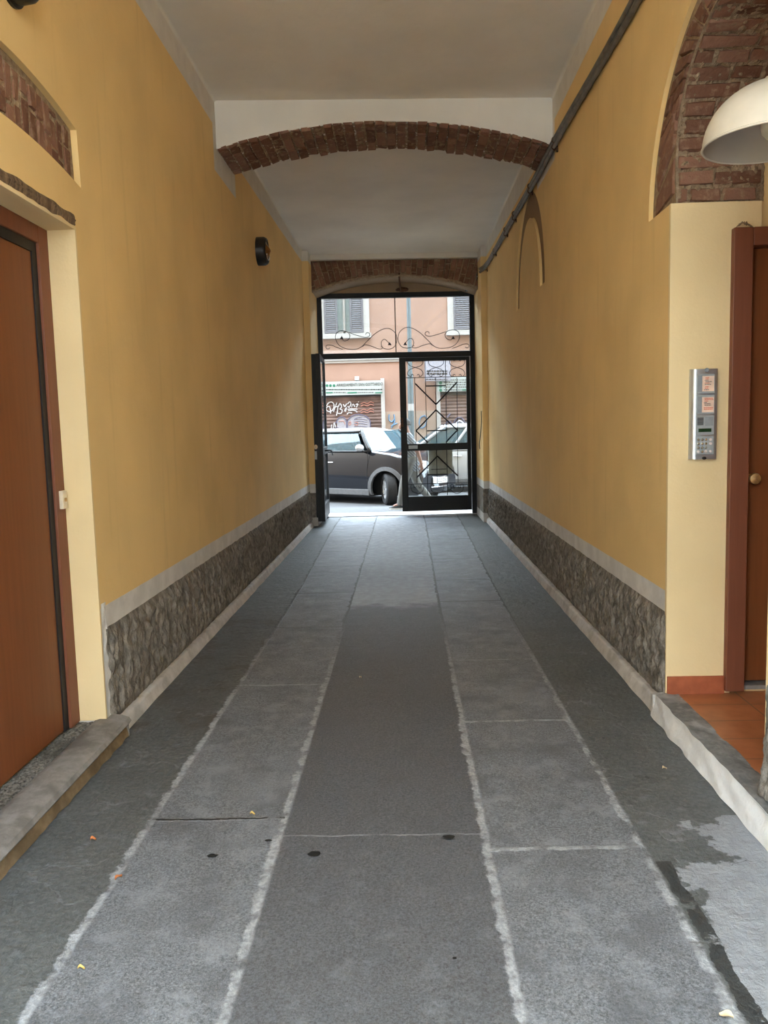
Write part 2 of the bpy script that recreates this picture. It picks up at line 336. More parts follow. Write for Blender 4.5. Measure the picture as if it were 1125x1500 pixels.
# ------------------------------------------------------------------ mesh builder
class MB:
    def __init__(s): s.v = []; s.f = []; s.m = []
    def add(s, verts, faces, mi=0):
        o = len(s.v); s.v += [tuple(p) for p in verts]
        for f in faces: s.f.append(tuple(i+o for i in f)); s.m.append(mi)
        return s
    def hexa(s, p, mi=0):                         # 8 corners: bottom ring then top ring
        return s.add(p, [(0, 3, 2, 1), (4, 5, 6, 7), (0, 1, 5, 4), (1, 2, 6, 5), (2, 3, 7, 6), (3, 0, 4, 7)], mi)
    def box(s, a, b, mi=0, tf=None):
        (x0, y0, z0), (x1, y1, z1) = a, b
        p = [(x0, y0, z0), (x1, y0, z0), (x1, y1, z0), (x0, y1, z0), (x0, y0, z1), (x1, y0, z1), (x1, y1, z1), (x0, y1, z1)]
        if tf: p = [tf(*q) for q in p]
        return s.hexa(p, mi)
    def tube(s, path, r, seg=8, mi=0, closed=False, caps=True, flat=None):
        pts = [Vector(p) for p in path]; n = len(pts); rings = []
        prev = None
        for i, p in enumerate(pts):
            a = pts[(i-1) % n] if (closed or i > 0) else p; b = pts[(i+1) % n] if (closed or i < n-1) else p
            t = (b-a)
            t = t.normalized() if t.length > 1e-9 else Vector((0, 0, 1))
            if prev is None:
                ref = Vector((0, 0, 1)) if abs(t.z) < 0.9 else Vector((1, 0, 0))
                u = t.cross(ref).normalized()
            else:
                u = (prev - t*prev.dot(t)); u = u.normalized() if u.length > 1e-6 else t.cross(Vector((0, 0, 1))).normalized()
            prev = u; w = t.cross(u)
            rr = r[i] if isinstance(r, (list, tuple)) else r
            rings.append([p + (u*math.cos(2*PI*k/seg) + w*math.sin(2*PI*k/seg))*rr for k in range(seg)])
        vs = [q for ring in rings for q in ring]; fs = []
        for i in range(n if closed else n-1):
            j = (i+1) % n
            for k in range(seg):
                l = (k+1) % seg; fs.append((i*seg+k, i*seg+l, j*seg+l, j*seg+k))
        if caps and not closed:
            fs.append(tuple(reversed(range(seg)))); fs.append(tuple(range((n-1)*seg, n*seg)))
        return s.add(vs, fs, mi)
    def lathe(s, prof, seg=32, mi=0, tf=lambda x, y, z: (x, y, z), caps=False):   # profile of (radius, height)
        n = len(prof); vs = []
        for r, h in prof:
            for k in range(seg):
                a = 2*PI*k/seg; vs.append(tf(r*math.cos(a), r*math.sin(a), h))
        fs = [(i*seg+k, i*seg+(k+1) % seg, (i+1)*seg+(k+1) % seg, (i+1)*seg+k) for i in range(n-1) for k in range(seg)]
        if caps: fs.append(tuple(reversed(range(seg)))); fs.append(tuple(range((n-1)*seg, n*seg)))
        return s.add(vs, fs, mi)
    def grid(s, nu, nv, f, mi=0, keep=None):
        vs = [f(i/nu, j/nv) for j in range(nv+1) for i in range(nu+1)]; fs = []
        for j in range(nv):
            for i in range(nu):
                if keep and not keep((i+.5)/nu, (j+.5)/nv): continue
                a = j*(nu+1)+i; fs.append((a, a+1, a+nu+2, a+nu+1))
        return s.add(vs, fs, mi)
    def plate(s, outlines, w0, w1, tf, mi=0):     # 2-D outlines with holes, extruded from w0 to w1; tf(u, v, w) -> xyz
        c = bpy.data.curves.new('outline', 'CURVE'); c.dimensions = '2D'; c.fill_mode = 'BOTH'; c.extrude = 0.5
        for o in outlines:
            sp = c.splines.new('POLY'); sp.points.add(len(o)-1); sp.use_cyclic_u = True
            for p, q in zip(sp.points, o): p.co = (q[0], q[1], 0, 1)
        ob = bpy.data.objects.new('outline', c); COL.objects.link(ob)
        me = bpy.data.meshes.new_from_object(ob.evaluated_get(bpy.context.evaluated_depsgraph_get()))
        vs = [tf(v.co.x, v.co.y, w0+(w1-w0)*(v.co.z+0.5)) for v in me.vertices]
        s.add(vs, [tuple(p.vertices) for p in me.polygons], mi)
        bpy.data.objects.remove(ob); bpy.data.curves.remove(c); bpy.data.meshes.remove(me)
        return s
    def text(s, body, size, tf, mi=0, width=None, ext=0.002):
        c = bpy.data.curves.new('text', 'FONT'); c.body = body; c.size = size; c.extrude = ext; c.resolution_u = 2
        ob = bpy.data.objects.new('text', c); COL.objects.link(ob)
        me = bpy.data.meshes.new_from_object(ob.evaluated_get(bpy.context.evaluated_depsgraph_get()))
        xs = [v.co.x for v in me.vertices]; k = 1.0
        if width: k = width/(max(xs)-min(xs))
        x0 = min(xs)
        s.add([tf((v.co.x-x0)*k, v.co.y, v.co.z) for v in me.vertices], [tuple(p.vertices) for p in me.polygons], mi)
        bpy.data.objects.remove(ob); bpy.data.curves.remove(c); bpy.data.meshes.remove(me)
        return s
    def build(s, name, mats, parent=None, smooth=False, origin=None, merge=False, bevel=0.0):
        me = bpy.data.meshes.new(name)
        off = Vector((0, 0, 0))
        if parent is not None:
            off = world_base(parent)
        else:
            xs = [p[0] for p in s.v]; ys = [p[1] for p in s.v]; zs = [p[2] for p in s.v]
            off = Vector(((min(xs)+max(xs))/2, (min(ys)+max(ys))/2, min(zs))) if origin is None else Vector(origin)
        me.from_pydata([(p[0]-off.x, p[1]-off.y, p[2]-off.z) for p in s.v], [], s.f)
        for mt in (mats if isinstance(mats, (list, tuple)) else [mats]): me.materials.append(MATS[mt])
        me.polygons.foreach_set('material_index', s.m)
        bm = bmesh.new(); bm.from_mesh(me)
        if merge: bmesh.ops.remove_doubles(bm, verts=bm.verts, dist=1e-5)
        bmesh.ops.recalc_face_normals(bm, faces=bm.faces)
        bm.to_mesh(me); bm.free()
        if smooth:
            me.polygons.foreach_set('use_smooth', [True]*len(me.polygons))
        o = bpy.data.objects.new(name, me); COL.objects.link(o)
        if smooth == 'auto': 
            try: me.set_sharp_from_angle(angle=0.6)
            except Exception: pass
        if parent is None: o.location = off
        else: o.parent = parent
        if bevel:
            b = o.modifiers.new('edge', 'BEVEL'); b.width = bevel; b.segments = 2; b.limit_method = 'ANGLE'
        return o

def world_base(o):
    while o.parent is not None: o = o.parent
    return Vector(o.location) if not o.get('_local') else Vector((0, 0, 0))

def thing(name, label, cat, loc=(0, 0, 0), rz=0.0, group=None, local=False):
    o = bpy.data.objects.new(name, None); COL.objects.link(o); o.location = loc; o.rotation_euler = (0, 0, rz)
    o.empty_display_size = 0.1
    o['label'] = label; o['category'] = cat
    if group: o['group'] = group
    if local: o['_local'] = 1
    return o
def tag(o, label, cat, group=None):
    o['label'] = label; o['category'] = cat
    if group: o['group'] = group
    return o
def struct(o, label, cat):
    o['kind'] = 'structure'; o['label'] = label; o['category'] = cat
    return o
def sthing(name, label, cat, loc=(0, 0, 0)):
    return struct(thing(name, label, cat, loc), label, cat)

def bricks(mb, f, ul, vl, bu, bv, gap=0.010, prot=0.014, jit=0.003, rnd=0.3, miss=0.0):
    """courses of thickness bu along u, bricks of length bv along v; f(u, v, h) -> point"""
    n = max(1, round(ul/bu)); du = ul/n
    for i in range(n):
        u0, u1 = i*du + gap*random.uniform(.3, .6), (i+1)*du - gap*random.uniform(.3, .6)
        v = -random.uniform(0, bv) if rnd else 0
        while v < vl:
            L = bv*random.uniform(1-rnd, 1+rnd*0.6) if rnd else bv
            a, b = max(0, v)+gap*random.uniform(.2, .7), min(vl, v+L)-gap*random.uniform(.2, .7)
            v += L
            if b-a < 0.02 or random.random() < miss: continue
            h = prot*random.uniform(.35, 1.25); j = lambda: random.uniform(-jit, jit); e = 0.005
            p = [f(u0+j(), a+j(), -0.004), f(u1+j(), a+j(), -0.004), f(u1+j(), b+j(), -0.004), f(u0+j(), b+j(), -0.004),
                 f(u0+e+j(), a+e+j(), h+j()), f(u1-e+j(), a+e+j(), h+j()), f(u1-e+j(), b-e+j(), h+j()), f(u0+e+j(), b-e+j(), h+j())]
            mb.hexa(p)
    return mb

# ------------------------------------------------------------------ the passage
L, R = -1.40, 1.22
Y0, Y1 = -0.7, 13.2
SK = 0.07
# floor
mb = MB(); mb.grid(30, 60, lambda u, v: (-1.62+u*3.0, Y0-0.2+v*(13.0-Y0+0.2), 0.004*noise.noise(Vector((u*9, v*40, 0)))-0.002))
struct(mb.build('floor', 'stone_paving', smooth=True, origin=(0, 0, 0)), 'grey stone slab paving running down the passage to the gate', 'floor')
mb = MB(); mb.box((-7, -10, -0.2), (7, Y0-0.2, -0.004)); struct(mb.build('courtyard_floor', 'pavement_light'), 'grey stone paving of the courtyard at the near end', 'floor')
mb = MB(); mb.box((-7, -10.3, 0), (7, -10, 11)); struct(mb.build('wall_courtyard_bounce', 'white_paint'), 'unseen pale courtyard wall added to bounce light into the passage', 'wall')  # added out of view as a bright bounce surface behind the camera
mb = MB(); mb.box((-12, Y0, 4.16), (12, 13.0, 9.5)); struct(mb.build('wall_sky_block', 'ochre_plain'), 'unseen mass added over the passage to block light from above', 'wall')  # unseen box added to shut out sun and sky above the passage
mb = MB(); mb.box((-7, Y0, 0), (L-0.39, Y0+0.3, 4.16)); mb.box((R+0.25, Y0, 0), (7, Y0+0.3, 4.16)); struct(mb.build('wall_front', 'ochre_plain'), 'courtyard front beside the passage mouth', 'wall')

YZ = lambda u, v, w: (w, u, v)                    # plate in the plane of a side wall
XZ = lambda u, v, w: (u, w, v)
def arc(c, r0, r1, a0, a1, n):                    # elliptical arc
    return [(c[0]+r0*math.cos(a0+(a1-a0)*i/n), c[1]+r1*math.sin(a0+(a1-a0)*i/n)) for i in range(n+1)]
def seg_arc(x0, x1, z_end, z_crown, n=24):        # shallow segmental arch between x0 and x1
    h = z_crown-z_end; c = (x1-x0)/2; rr = (c*c+h*h)/(2*h); xm = (x0+x1)/2
    return [(x0+(x1-x0)*i/n, z_crown-rr+math.sqrt(rr*rr-(x0+(x1-x0)*i/n-xm)**2)) for i in range(n+1)]

# left wall
DL0, DL1, DZ0, DZ1 = 2.35, 3.53, 0.10, 2.30      # left doorway
LC = 2.98
outer_l = [(y, 2.806-0.19*(y-LC)**2) for y in [LC+0.628-1.256*i/24 for i in range(25)]]
inner_l = [(y, 2.548-0.145*(y-LC)**2) for y in [LC-0.64+1.28*i/24 for i in range(25)]]
ring_l = outer_l + inner_l
mb = MB()
mb.plate([[(Y0, 0), (DL0, 0), (DL0, DZ1), (DL1, DZ1), (DL1, 0), (Y1, 0), (Y1, 4.15), (Y0, 4.15)], ring_l], L, L-0.035, YZ)
mb.plate([[(Y0, 0), (DL0, 0), (DL0, DZ1), (DL1, DZ1), (DL1, 0), (Y1, 0), (Y1, 4.15), (Y0, 4.15)]], L-0.035, L-0.40, YZ)
struct(mb.build('wall_left', 'ochre_left'), 'ochre plastered left wall of the passage', 'wall')
mb = MB(); mb.box((L-0.43, DL0-0.3, 0), (L-0.40, DL1+0.3, 2.6)); mb.box((L-0.40, DL0, -0.05), (L-0.03, DL1, 0.075)); struct(mb.build('trim_1', 'ochre_plain'), 'unseen backing added behind the left door to stop light leaking in', 'wall')  # unseen boxes closing the recess so no light leaks round the door
# cream reveals of the left doorway
mb = MB()
mb.box((L-0.16, DL1-0.012, DZ0), (L+0.001, DL1+0.003, DZ1)); mb.box((L-0.16, DL0-0.003, DZ0), (L+0.001, DL0+0.012, DZ1)); mb.box((L-0.16, DL0+0.012, DZ1-0.012), (L+0.001, DL1-0.012, DZ1+0.003))
struct(mb.build('trim_2', 'cream_reveal'), 'cream painted reveal around the left doorway', 'door reveal')
# timber lintel laid bare above the left door
mb = MB()
def lint(u, v):
    y = 2.25+1.27*u; z = DZ1+0.004+(0.046+0.012*noise.noise(Vector((u*9, 0, 9))))*v + 0.012*noise.noise(Vector((u*14, v*2, 3)))
    x = L+0.006*math.sin(PI*v)+0.008*noise.noise(Vector((u*25, v*5, 1)))*math.sin(PI*v)+0.001
    return (x, y, z)
mb.grid(70, 8, lint)
struct(mb.build('trim_3', 'old_timber'), 'cracked old timber lintel above the left door', 'lintel')
# exposed brick arch over the left door
tg = sthing('brick_arch', 'shallow exposed brick arch set in the wall over the left door', 'brick arch', (L-0.03, 2.98, 2.48))
def fl(u, v, h):
    t = -0.585+1.17*(u/1.24); yo = LC+t*1.0; yi = LC+t*1.02
    o = Vector((yo, 2.778-0.19*(yo-LC)**2)); i = Vector((yi, 2.553-0.145*(yi-LC)**2))
    p = i + (o-i)*(v/0.23)
    return (L-0.028+h, p.x, p.y)
mb = MB(); mb.plate([ring_l], L-0.034, L-0.028, YZ)
mb.grid(160, 32, lambda u, v: fl(u*1.24, 0.004+v*0.222, 0.002+0.005*max(-.3, noise.noise(Vector((u*40, v*8, 2))))+0.003*noise.noise(Vector((u*120, v*22, 5)))))
mb.build('mortar', 'mortar', tg)
bricks(MB(), fl, 1.24, 0.23, 0.066, 0.15, 0.012, 0.010).build('brickwork', 'brick', tg)

# right wall: plaster skin, core, arched opening
OY0, OY1 = 2.69, 3.74
OC = (OY0+OY1)/2
def open_prof(extra=0.0, n=28):                  # arch line of the opening, far side to near side
    hw = (OY1-OY0)/2+extra
    return [(OC+hw*math.cos(a), 2.58+(0.42+extra)*math.sin(a)) for a in [PI*i/n for i in range(n+1)]]
ring_r_out = arc((OC, 2.37), 0.855, 0.79, 0, PI, 30)
n_out = arc((7.84, 2.60), 0.87, 0.96, 0, PI, 28); n_in = arc((7.84, 2.60), 0.63, 0.73, PI, 0, 28)
niche = n_out + n_in
mb = MB()
mb.plate([[(Y0, 0), (OY0, 0), (OY0, 2.37)] + list(reversed(ring_r_out)) + [(OY1, 2.37), (OY1, 0), (Y1, 0), (Y1, 4.15), (Y0, 4.15)], niche], R, R+0.03, YZ)
op = open_prof(0.018)
mb.plate([[(Y0, 0), (OY0-0.018, 0)] + list(reversed(op)) + [(OY1+0.018, 0), (Y1, 0), (Y1, 4.15), (Y0, 4.15)]], R+0.03, R+0.26, YZ)
struct(mb.build('wall_right', 'ochre_right'), 'ochre plastered right wall with an arched opening near the camera', 'wall')
# vault part above the vestibule, behind the wall core
mb = MB()
mb.plate([[(2.2, 2.37), (OY0-0.018, 2.37)] + list(reversed(op)) + [(OY1+0.018, 2.37), (4.1, 2.37), (4.1, 3.6), (2.2, 3.6)]], R+0.26, R+0.42, YZ)
struct(mb.build('trim_4', 'ochre_plain'), 'plastered masonry carrying the brick vault over the opening', 'wall')
tg = sthing('brick_archway', 'rough exposed brick arch over the opening in the right wall', 'brick arch', (R, OC, 2.37))
mb = MB()
mb.plate([list(ring_r_out) + [(OY0, 2.37)] + list(reversed(open_prof(0.006))) + [(OY1, 2.37)]], R+0.022, R+0.032, YZ)
prof = [(OY1+0.018-0.004, 2.37)] + [(p[0], p[1]) for p in open_prof(0.014)] + [(OY0-0.014, 2.37)]
cum = [0.0]
for a, b in zip(prof, prof[1:]): cum.append(cum[-1]+math.hypot(b[0]-a[0], b[1]-a[1]))
def along(u):
    u = min(max(u, 0), cum[-1])
    for i in range(len(prof)-1):
        if u <= cum[i+1]:
            t = (u-cum[i])/(cum[i+1]-cum[i]); a, b = prof[i], prof[i+1]
            return (a[0]+(b[0]-a[0])*t, a[1]+(b[1]-a[1])*t)
def fs(u, v, h):
    p = along(u); q = (OC, 2.45+0.4*min(1, max(0, (p[1]-2.45)/0.4))*0.2)
    if p[1] < 2.6: d = (-1 if p[0] > OC else 1, 0)
    else:
        d = (OC-p[0], 2.58-p[1]); l = math.hypot(*d); d = (d[0]/l, d[1]/l)
    return (R+0.025+v, p[0]+d[0]*h, p[1]+d[1]*h)
mb.grid(260, 60, lambda u, v: fs(u*cum[-1], v*0.39, 0.004+0.016*max(-.3, noise.noise(Vector((u*75, v*14, 2))))+0.006*noise.noise(Vector((u*190, v*40, 5)))))
mb.build('mortar', 'mortar', tg)
b = bricks(MB(), fs, cum[-1], 0.385, 0.072, 0.24, 0.013, 0.016, 0.005, 0.45)
b.build('vault_brickwork', 'brick', tg)
def fv(u, v, h):
    a = u/1.9*PI
    i = Vector((OC+0.53*math.cos(a), 2.58+0.43*math.sin(a))) if 0.12 < a < PI-0.12 else Vector((OC+0.53*math.cos(a), 2.40+1.6*min(a, PI-a)))
    o = Vector((OC+0.80*math.cos(a), 2.375+0.74*math.sin(a)))
    p = i+(o-i)*(v/0.25)
    return (R+0.022-h*0.9, p.x, p.y)
bricks(MB(), fv, 1.9, 0.25, 0.070, 0.25, 0.010, 0.014, 0.004, 0.3).build('ring_brickwork', 'brick', tg)
# plaster jambs of the opening
mb = MB(); mb.box((R-0.0015, OY1-0.003, 0.105), (R+0.30, OY1+0.019, 2.37)); mb.box((R+0.30, OY1+0.001, 2.255), (R+0.405, OY1+0.019, 2.37)); struct(mb.build('trim_5', 'cream_reveal'), 'cream plastered jamb of the right opening carrying the intercom', 'jamb')
mb = MB(); mb.box((R-0.0015, OY0-0.019, 0.12), (R+0.405, OY0+0.003, 2.37)); struct(mb.build('trim_6', 'cream_reveal'), 'near plastered jamb of the right opening', 'jamb')
mb = MB(); mb.box((R+0.004, OY1-0.012, 0.104), (R+0.272, OY1+0.003, 0.19)); struct(mb.build('baseboard_jamb', 'terracotta_plain'), 'red tile skirting at the foot of the right jamb', 'skirting')
# vestibule behind the opening
mb = MB()
mb.plate([[(R+0.26, 0.0), (2.9, 0.0), (2.9, 3.5), (R+0.26, 3.5)], [(1.575, 0.12), (2.36, 0.12), (2.36, 2.17), (1.575, 2.17)]], OY1+0.019, OY1+0.20, XZ)
mb.box((1.5, OY1+0.20, 0), (2.9, OY1+0.23, 2.5))
struct(mb.build('wall_vestibule', 'ochre_plain'), 'ochre plastered end wall of the vestibule around the right door', 'wall')
mb = MB(); mb.box((2.6, 2.0, 0), (2.7, 3.8, 3.5)); mb.box((R+0.42, 2.0, 0), (2.7, 2.1, 3.5)); mb.box((R+0.42, 2.0, 3.4), (2.7, 3.8, 3.5)); struct(mb.build('wall_side', 'ochre_plain'), 'plastered inner walls of the vestibule', 'wall')
mb = MB(); mb.box((1.27, OY0-0.0, 0.0), (2.6, OY1+0.1, 0.104)); mb.box((R+0.42, 2.1, 0.0), (2.6, OY0, 0.104)); struct(mb.build('floor_vestibule', 'terracotta_tile'), 'terracotta tiles on the raised vestibule floor', 'floor')

# ceilings with coved edges
def ceil(y0, y1, zc, zl, zr):
    mb = MB(); pts = [(L-0.001, zc-0.06)]; cr_ = 0.02
    for i in range(7):
        a = PI-(PI/2)*i/6; pts.append((L+cr_+cr_*math.cos(a), zc-cr_+cr_*math.sin(a)))
    for i in range(7):
        a = PI/2-(PI/2)*i/6; pts.append((R-cr_+cr_*math.cos(a), zc-cr_+cr_*math.sin(a)))
    pts.append((R+0.001, zc-0.06))
    n = len(pts)
    for k in range(n-1):
        a, b = pts[k], pts[k+1]
        mb.add([(a[0], y0, a[1]), (b[0], y0, b[1]), (b[0], y1, b[1]), (a[0], y1, a[1])], [(0, 1, 2, 3)])
    mb.box((L-0.1, y0, zc+0.01), (R+0.1, y1, zc+0.22))  # unseen slab added over the ceiling to block light
    return mb
struct(ceil(Y0, 6.9, 3.94, 3.75, 3.76).build('ceiling', 'white_ceiling', smooth='auto', merge=True), 'off-white plastered ceiling of the near bay', 'ceiling')
struct(ceil(6.9, 12.6, 3.94, 3.76, 3.76).build('ceiling_far', 'white_ceiling', smooth='auto', merge=True), 'off-white plastered ceiling of the far bay', 'ceiling')

# first transverse arch (white face, brick soffit)
AX = lambda u, v, w: (u, w+SK*(u-L), v)
a1 = seg_arc(L-0.02, R+0.02, 3.575, 3.775)
mb = MB(); mb.plate([a1 + [(R+0.02, 4.1), (L-0.02, 4.1)]], 6.40, 6.98, AX)
struct(mb.build('arch_beam', 'white_ceiling'), 'white plastered arch crossing the passage ceiling', 'arch')
tg = sthing('brick_soffit', 'exposed brick underside of the arch crossing the passage ceiling', 'brick arch', (0, 6.7, 3.57))
h1 = 0.20; c1 = 1.33; r1 = (c1*c1+h1*h1)/(2*h1); xm1 = (L+R)/2
amax = math.asin(1.305/r1)
def fa(u, v, h):
    a = -amax+2*amax*u/2.65; x = xm1+r1*math.sin(a); z = 3.775-r1+r1*math.cos(a)
    return (x-math.sin(a)*h, 6.392+v+SK*(x-L), z-math.cos(a)*h)
mb = MB(); mb.grid(240, 50, lambda u, v: fa(u*2.65, 0.01+v*0.575, 0.005+0.022*max(-.3, noise.noise(Vector((u*75, v*16, 2))))+0.008*noise.noise(Vector((u*190, v*40, 5))))); mb.build('mortar', 'mortar', tg)
bricks(MB(), fa, 2.65, 0.595, 0.082, 0.27, 0.012, 0.022, 0.007, 0.45).build('brickwork', 'brick', tg)

# pilasters and the second arch before the gate
PL, PR = L+0.09, R-0.08
GY = 12.75
for nm, a, b, y0, mt in (('wall_pilaster_left', L-0.01, PL, 11.62, 'ochre_left'), ('wall_pilaster_right', PR, R+0.01, 11.66, 'ochre_right')):
    mb = MB(); mb.box((a, y0, 0), (b, 13.2, 4.0))
    struct(mb.build(nm, mt), 'ochre pilaster on the %s wall just before the gate' % ('left' if a < 0 else 'right'), 'pilaster')
a2 = seg_arc(PL-0.01, PR+0.01, 3.43, 3.645)
tg = sthing('brick_lintel_arch', 'exposed brick arch above the street gate', 'brick arch', (0, 12.05, 3.42))
A2 = lambda u, v, w: (u, w+SK*u, v)
mb = MB(); mb.plate([a2 + [(PR+0.01, 3.87), (PL-0.01, 3.87)]], 12.09, 12.30, A2); mb.build('mortar', 'mortar', tg)
h2 = 0.215; c2 = (PR-PL+0.02)/2; r2 = (c2*c2+h2*h2)/(2*h2); xm2 = (PL+PR)/2; am2 = math.asin(c2/r2)
def f2(u, v, h):
    a = -am2+2*am2*u/2.46; xb = xm2+r2*math.sin(a); zb = 3.645-r2+r2*math.cos(a)
    zt = 3.865; k = v/0.30; ln = (zt-zb)*k
    x = xb+math.tan(a)*ln*1.0
    x = min(max(x, PL), PR)
    return (x, 12.09+SK*x-h, zb+ln)
bricks(MB(), f2, 2.46, 0.30, 0.078, 0.22, 0.012, 0.016, 0.003, 0.3).build('brickwork', 'brick', tg)
mb = MB()
mb.grid(90, 6, lambda u, v: (PL+(PR-PL)*u, 12.09+SK*(PL+(PR-PL)*u)-0.022*math.sin(PI*v)-0.012*noise.noise(Vector((u*40, v*3, 0))), f2(u*2.46, 0, 0)[2]-0.018+0.05*v+0.022*noise.noise(Vector((u*30, v, 5)))))
mb.build('mortar_edge', 'mortar', tg)
mb = MB(); mb.box((PL, 12.0, 3.868), (PR, 12.32, 4.0), tf=lambda x, y, z: (x, y+SK*x, z)); struct(mb.build('trim_7', 'white_ceiling'), 'white plaster strip above the brick arch by the gate', 'trim')
mb = MB()
mb.plate([a2 + [(PR+0.01, 3.9), (PL-0.01, 3.9)]], 12.30, 12.72, A2)
mb.plate([[(PL, 3.50), (PR, 3.50), (PR, 3.9), (PL, 3.9)]], 12.70, 12.76, A2)
struct(mb.build('trim_8', 'tympanum_paint'), 'brown painted panel between gate and brick arch', 'panel')

# dado, kerbs
def dado(name, x, s, y0, y1, z0, z1, label):
    mb = MB(); nu, nv = int((y1-y0)/0.009), 40
    def f(u, v):
        y = y0+(y1-y0)*u; z = z0+(z1-z0)*v
        d = 0.013+0.026*noise.noise(Vector((y*38, z*11.0, x)))+0.014*noise.noise(Vector((y*70, z*34, x+7)))+0.008*noise.noise(Vector((y*12, z*6, x)))
        e = min(1, min(v, 1-v)*9, (y1-y)/0.02, (y-y0)/0.02)
        return (x+s*(max(0.002, d)*e+0.001), y, z + 0.006*noise.noise(Vector((y*9, z*4, 2))))
    mb.grid(nu, nv, f)
    struct(mb.build(name, 'roughcast', smooth=True), label, 'dado')
dado('baseboard_left', L, 1, 3.57, 11.62, 0.055, 0.515, 'grey roughcast dado along the left wall')
dado('baseboard_right', R, -1, 3.745, 11.66, 0.06, 0.50, 'grey roughcast dado along the right wall')
dado('baseboard_near', R, -1, Y0, OY0, 0.075, 0.50, 'grey roughcast dado on the near stretch of the right wall')
for nm, x0, x1, y0 in (('baseboard_pilaster_left', L, PL+0.012, 11.608), ('baseboard_pilaster_right', PR-0.012, R, 11.648)):
    mb = MB(); mb.box((x0, y0, 0.13), (x1, 12.68, 0.49)); struct(mb.build(nm, 'roughcast', bevel=0.006), 'roughcast foot of the %s pilaster' % ('left' if x0 < 0 else 'right'), 'dado')
    mb = MB(); mb.box((x0, y0-0.012, 0.0), (x1+(0.008 if x0 < 0 else 0), 12.68, 0.13)); struct(mb.build(nm.replace('baseboard', 'trim'), 'kerb_pale', bevel=0.006), 'pale stone base of the %s pilaster' % ('left' if x0 < 0 else 'right'), 'plinth')
def kerb(name, x, s, y0, y1, w, h, mt, label):
    mb = MB(); prof = [(0, h), (w*0.8, h-0.006), (w, h-0.03), (w+0.012, 0.0)]
    n = int((y1-y0)/0.06)
    def f(u, v):
        k = min(2, int(v*3)); t = v*3-k; a, b = prof[k], prof[k+1]; y = y0+(y1-y0)*u
        w_ = 0.006*noise.noise(Vector((y*5, v*3, x)))
        return (x+s*(a[0]+(b[0]-a[0])*t+w_), y, a[1]+(b[1]-a[1])*t+w_*0.5*(v < 0.9))
    mb.grid(n, 6, f); struct(mb.build(name, mt, smooth=True), label, 'kerb')
kerb('trim_9', L, 1, 3.60, 11.62, 0.036, 0.065, 'kerb_pale', 'low pale kerb along the foot of the left wall')
kerb('trim_10', R, -1, 3.74, 11.66, 0.040, 0.07, 'kerb_pale', 'low pale kerb along the foot of the right wall')
mb = MB(); mb.grid(3, 40, lambda u, v: (L+0.004+0.010*noise.noise(Vector((v*9, u, 1)))*(u > 0.3), 3.532+0.055*u+0.014*noise.noise(Vector((v*12, 0, 4)))*(u > 0.6), 0.09+0.55*v))
struct(mb.build('trim_11', 'kerb_white'), 'flaking white strip at the corner beside the left door', 'trim')

# left threshold step
tg = sthing('door_step', 'worn grey stone threshold in front of the left door', 'step', (-1.4, 2.9, 0))
mb = MB(); nose = [(-1.452, 0.100), (-1.43, 0.108), (-1.35, 0.105), (-1.315, 0.092), (-1.305, 0.075), (-1.318, 0.058)]
def st(u, v):
    k = min(4, int(v*5)); t = v*5-k; a, b = nose[k], nose[k+1]; y = 2.0+1.58*u
    w = 0.004*noise.noise(Vector((y*6, v*3, 0)))
    return (a[0]+(b[0]-a[0])*t+w, y, a[1]+(b[1]-a[1])*t+w)
mb.grid(40, 20, st); mb.add([st(1, i/20) for i in range(21)] + [(-1.452, 3.58, 0.0), (-1.318, 3.58, 0.0)][::1], [tuple(range(21))+(22, 21)])
mb.build('slab', 'step_worn', tg, smooth='auto')
mb = MB(); mb.grid(50, 4, lambda u, v: (-1.322-0.02*v*0+0.012*noise.noise(Vector((u*22, v*2, 3)))-0.012*v, 2.0+1.58*u, 0.0+0.062*v)); mb.build('riser', 'step_brown', tg, smooth=True)
mb = MB(); mb.grid(220, 14, lambda u, v: (-1.555+0.108*v, 2.0+1.55*u, 0.088+0.010*noise.noise(Vector((u*170, v*12, 1))))); mb.build('gravel_strip', 'gravel_mat', tg)

# right step
tg = sthing('stone_step', 'stone step with white painted face below the right opening', 'step', (1.2, 3.2, 0))
mb = MB()
mb.grid(60, 6, lambda u, v: (1.148+0.020*v+0.012*noise.noise(Vector((u*16, v*2, 8))), 1.9+1.84*u, 0.106*v)); mb.build('riser', 'kerb_white', tg, smooth=True)
mb = MB()
mb.grid(60, 8, lambda u, v: (1.168+0.012*noise.noise(Vector((u*16, 2, 8)))*(1-v)+(1.275-1.168)*v, 1.9+1.84*u, 0.106+0.006*noise.noise(Vector((u*12, v*3, 2)))-0.006*(v < .05)), keep=lambda u, v: not (1.9+1.84*u < OY0 and v > 0.40))
mb.build('tread', 'step_dark', tg, smooth=True)
mb = MB(); mb.box((1.155, 3.73, 0), (R, 3.76, 0.104)); mb.build('end_block', 'kerb_pale', tg)

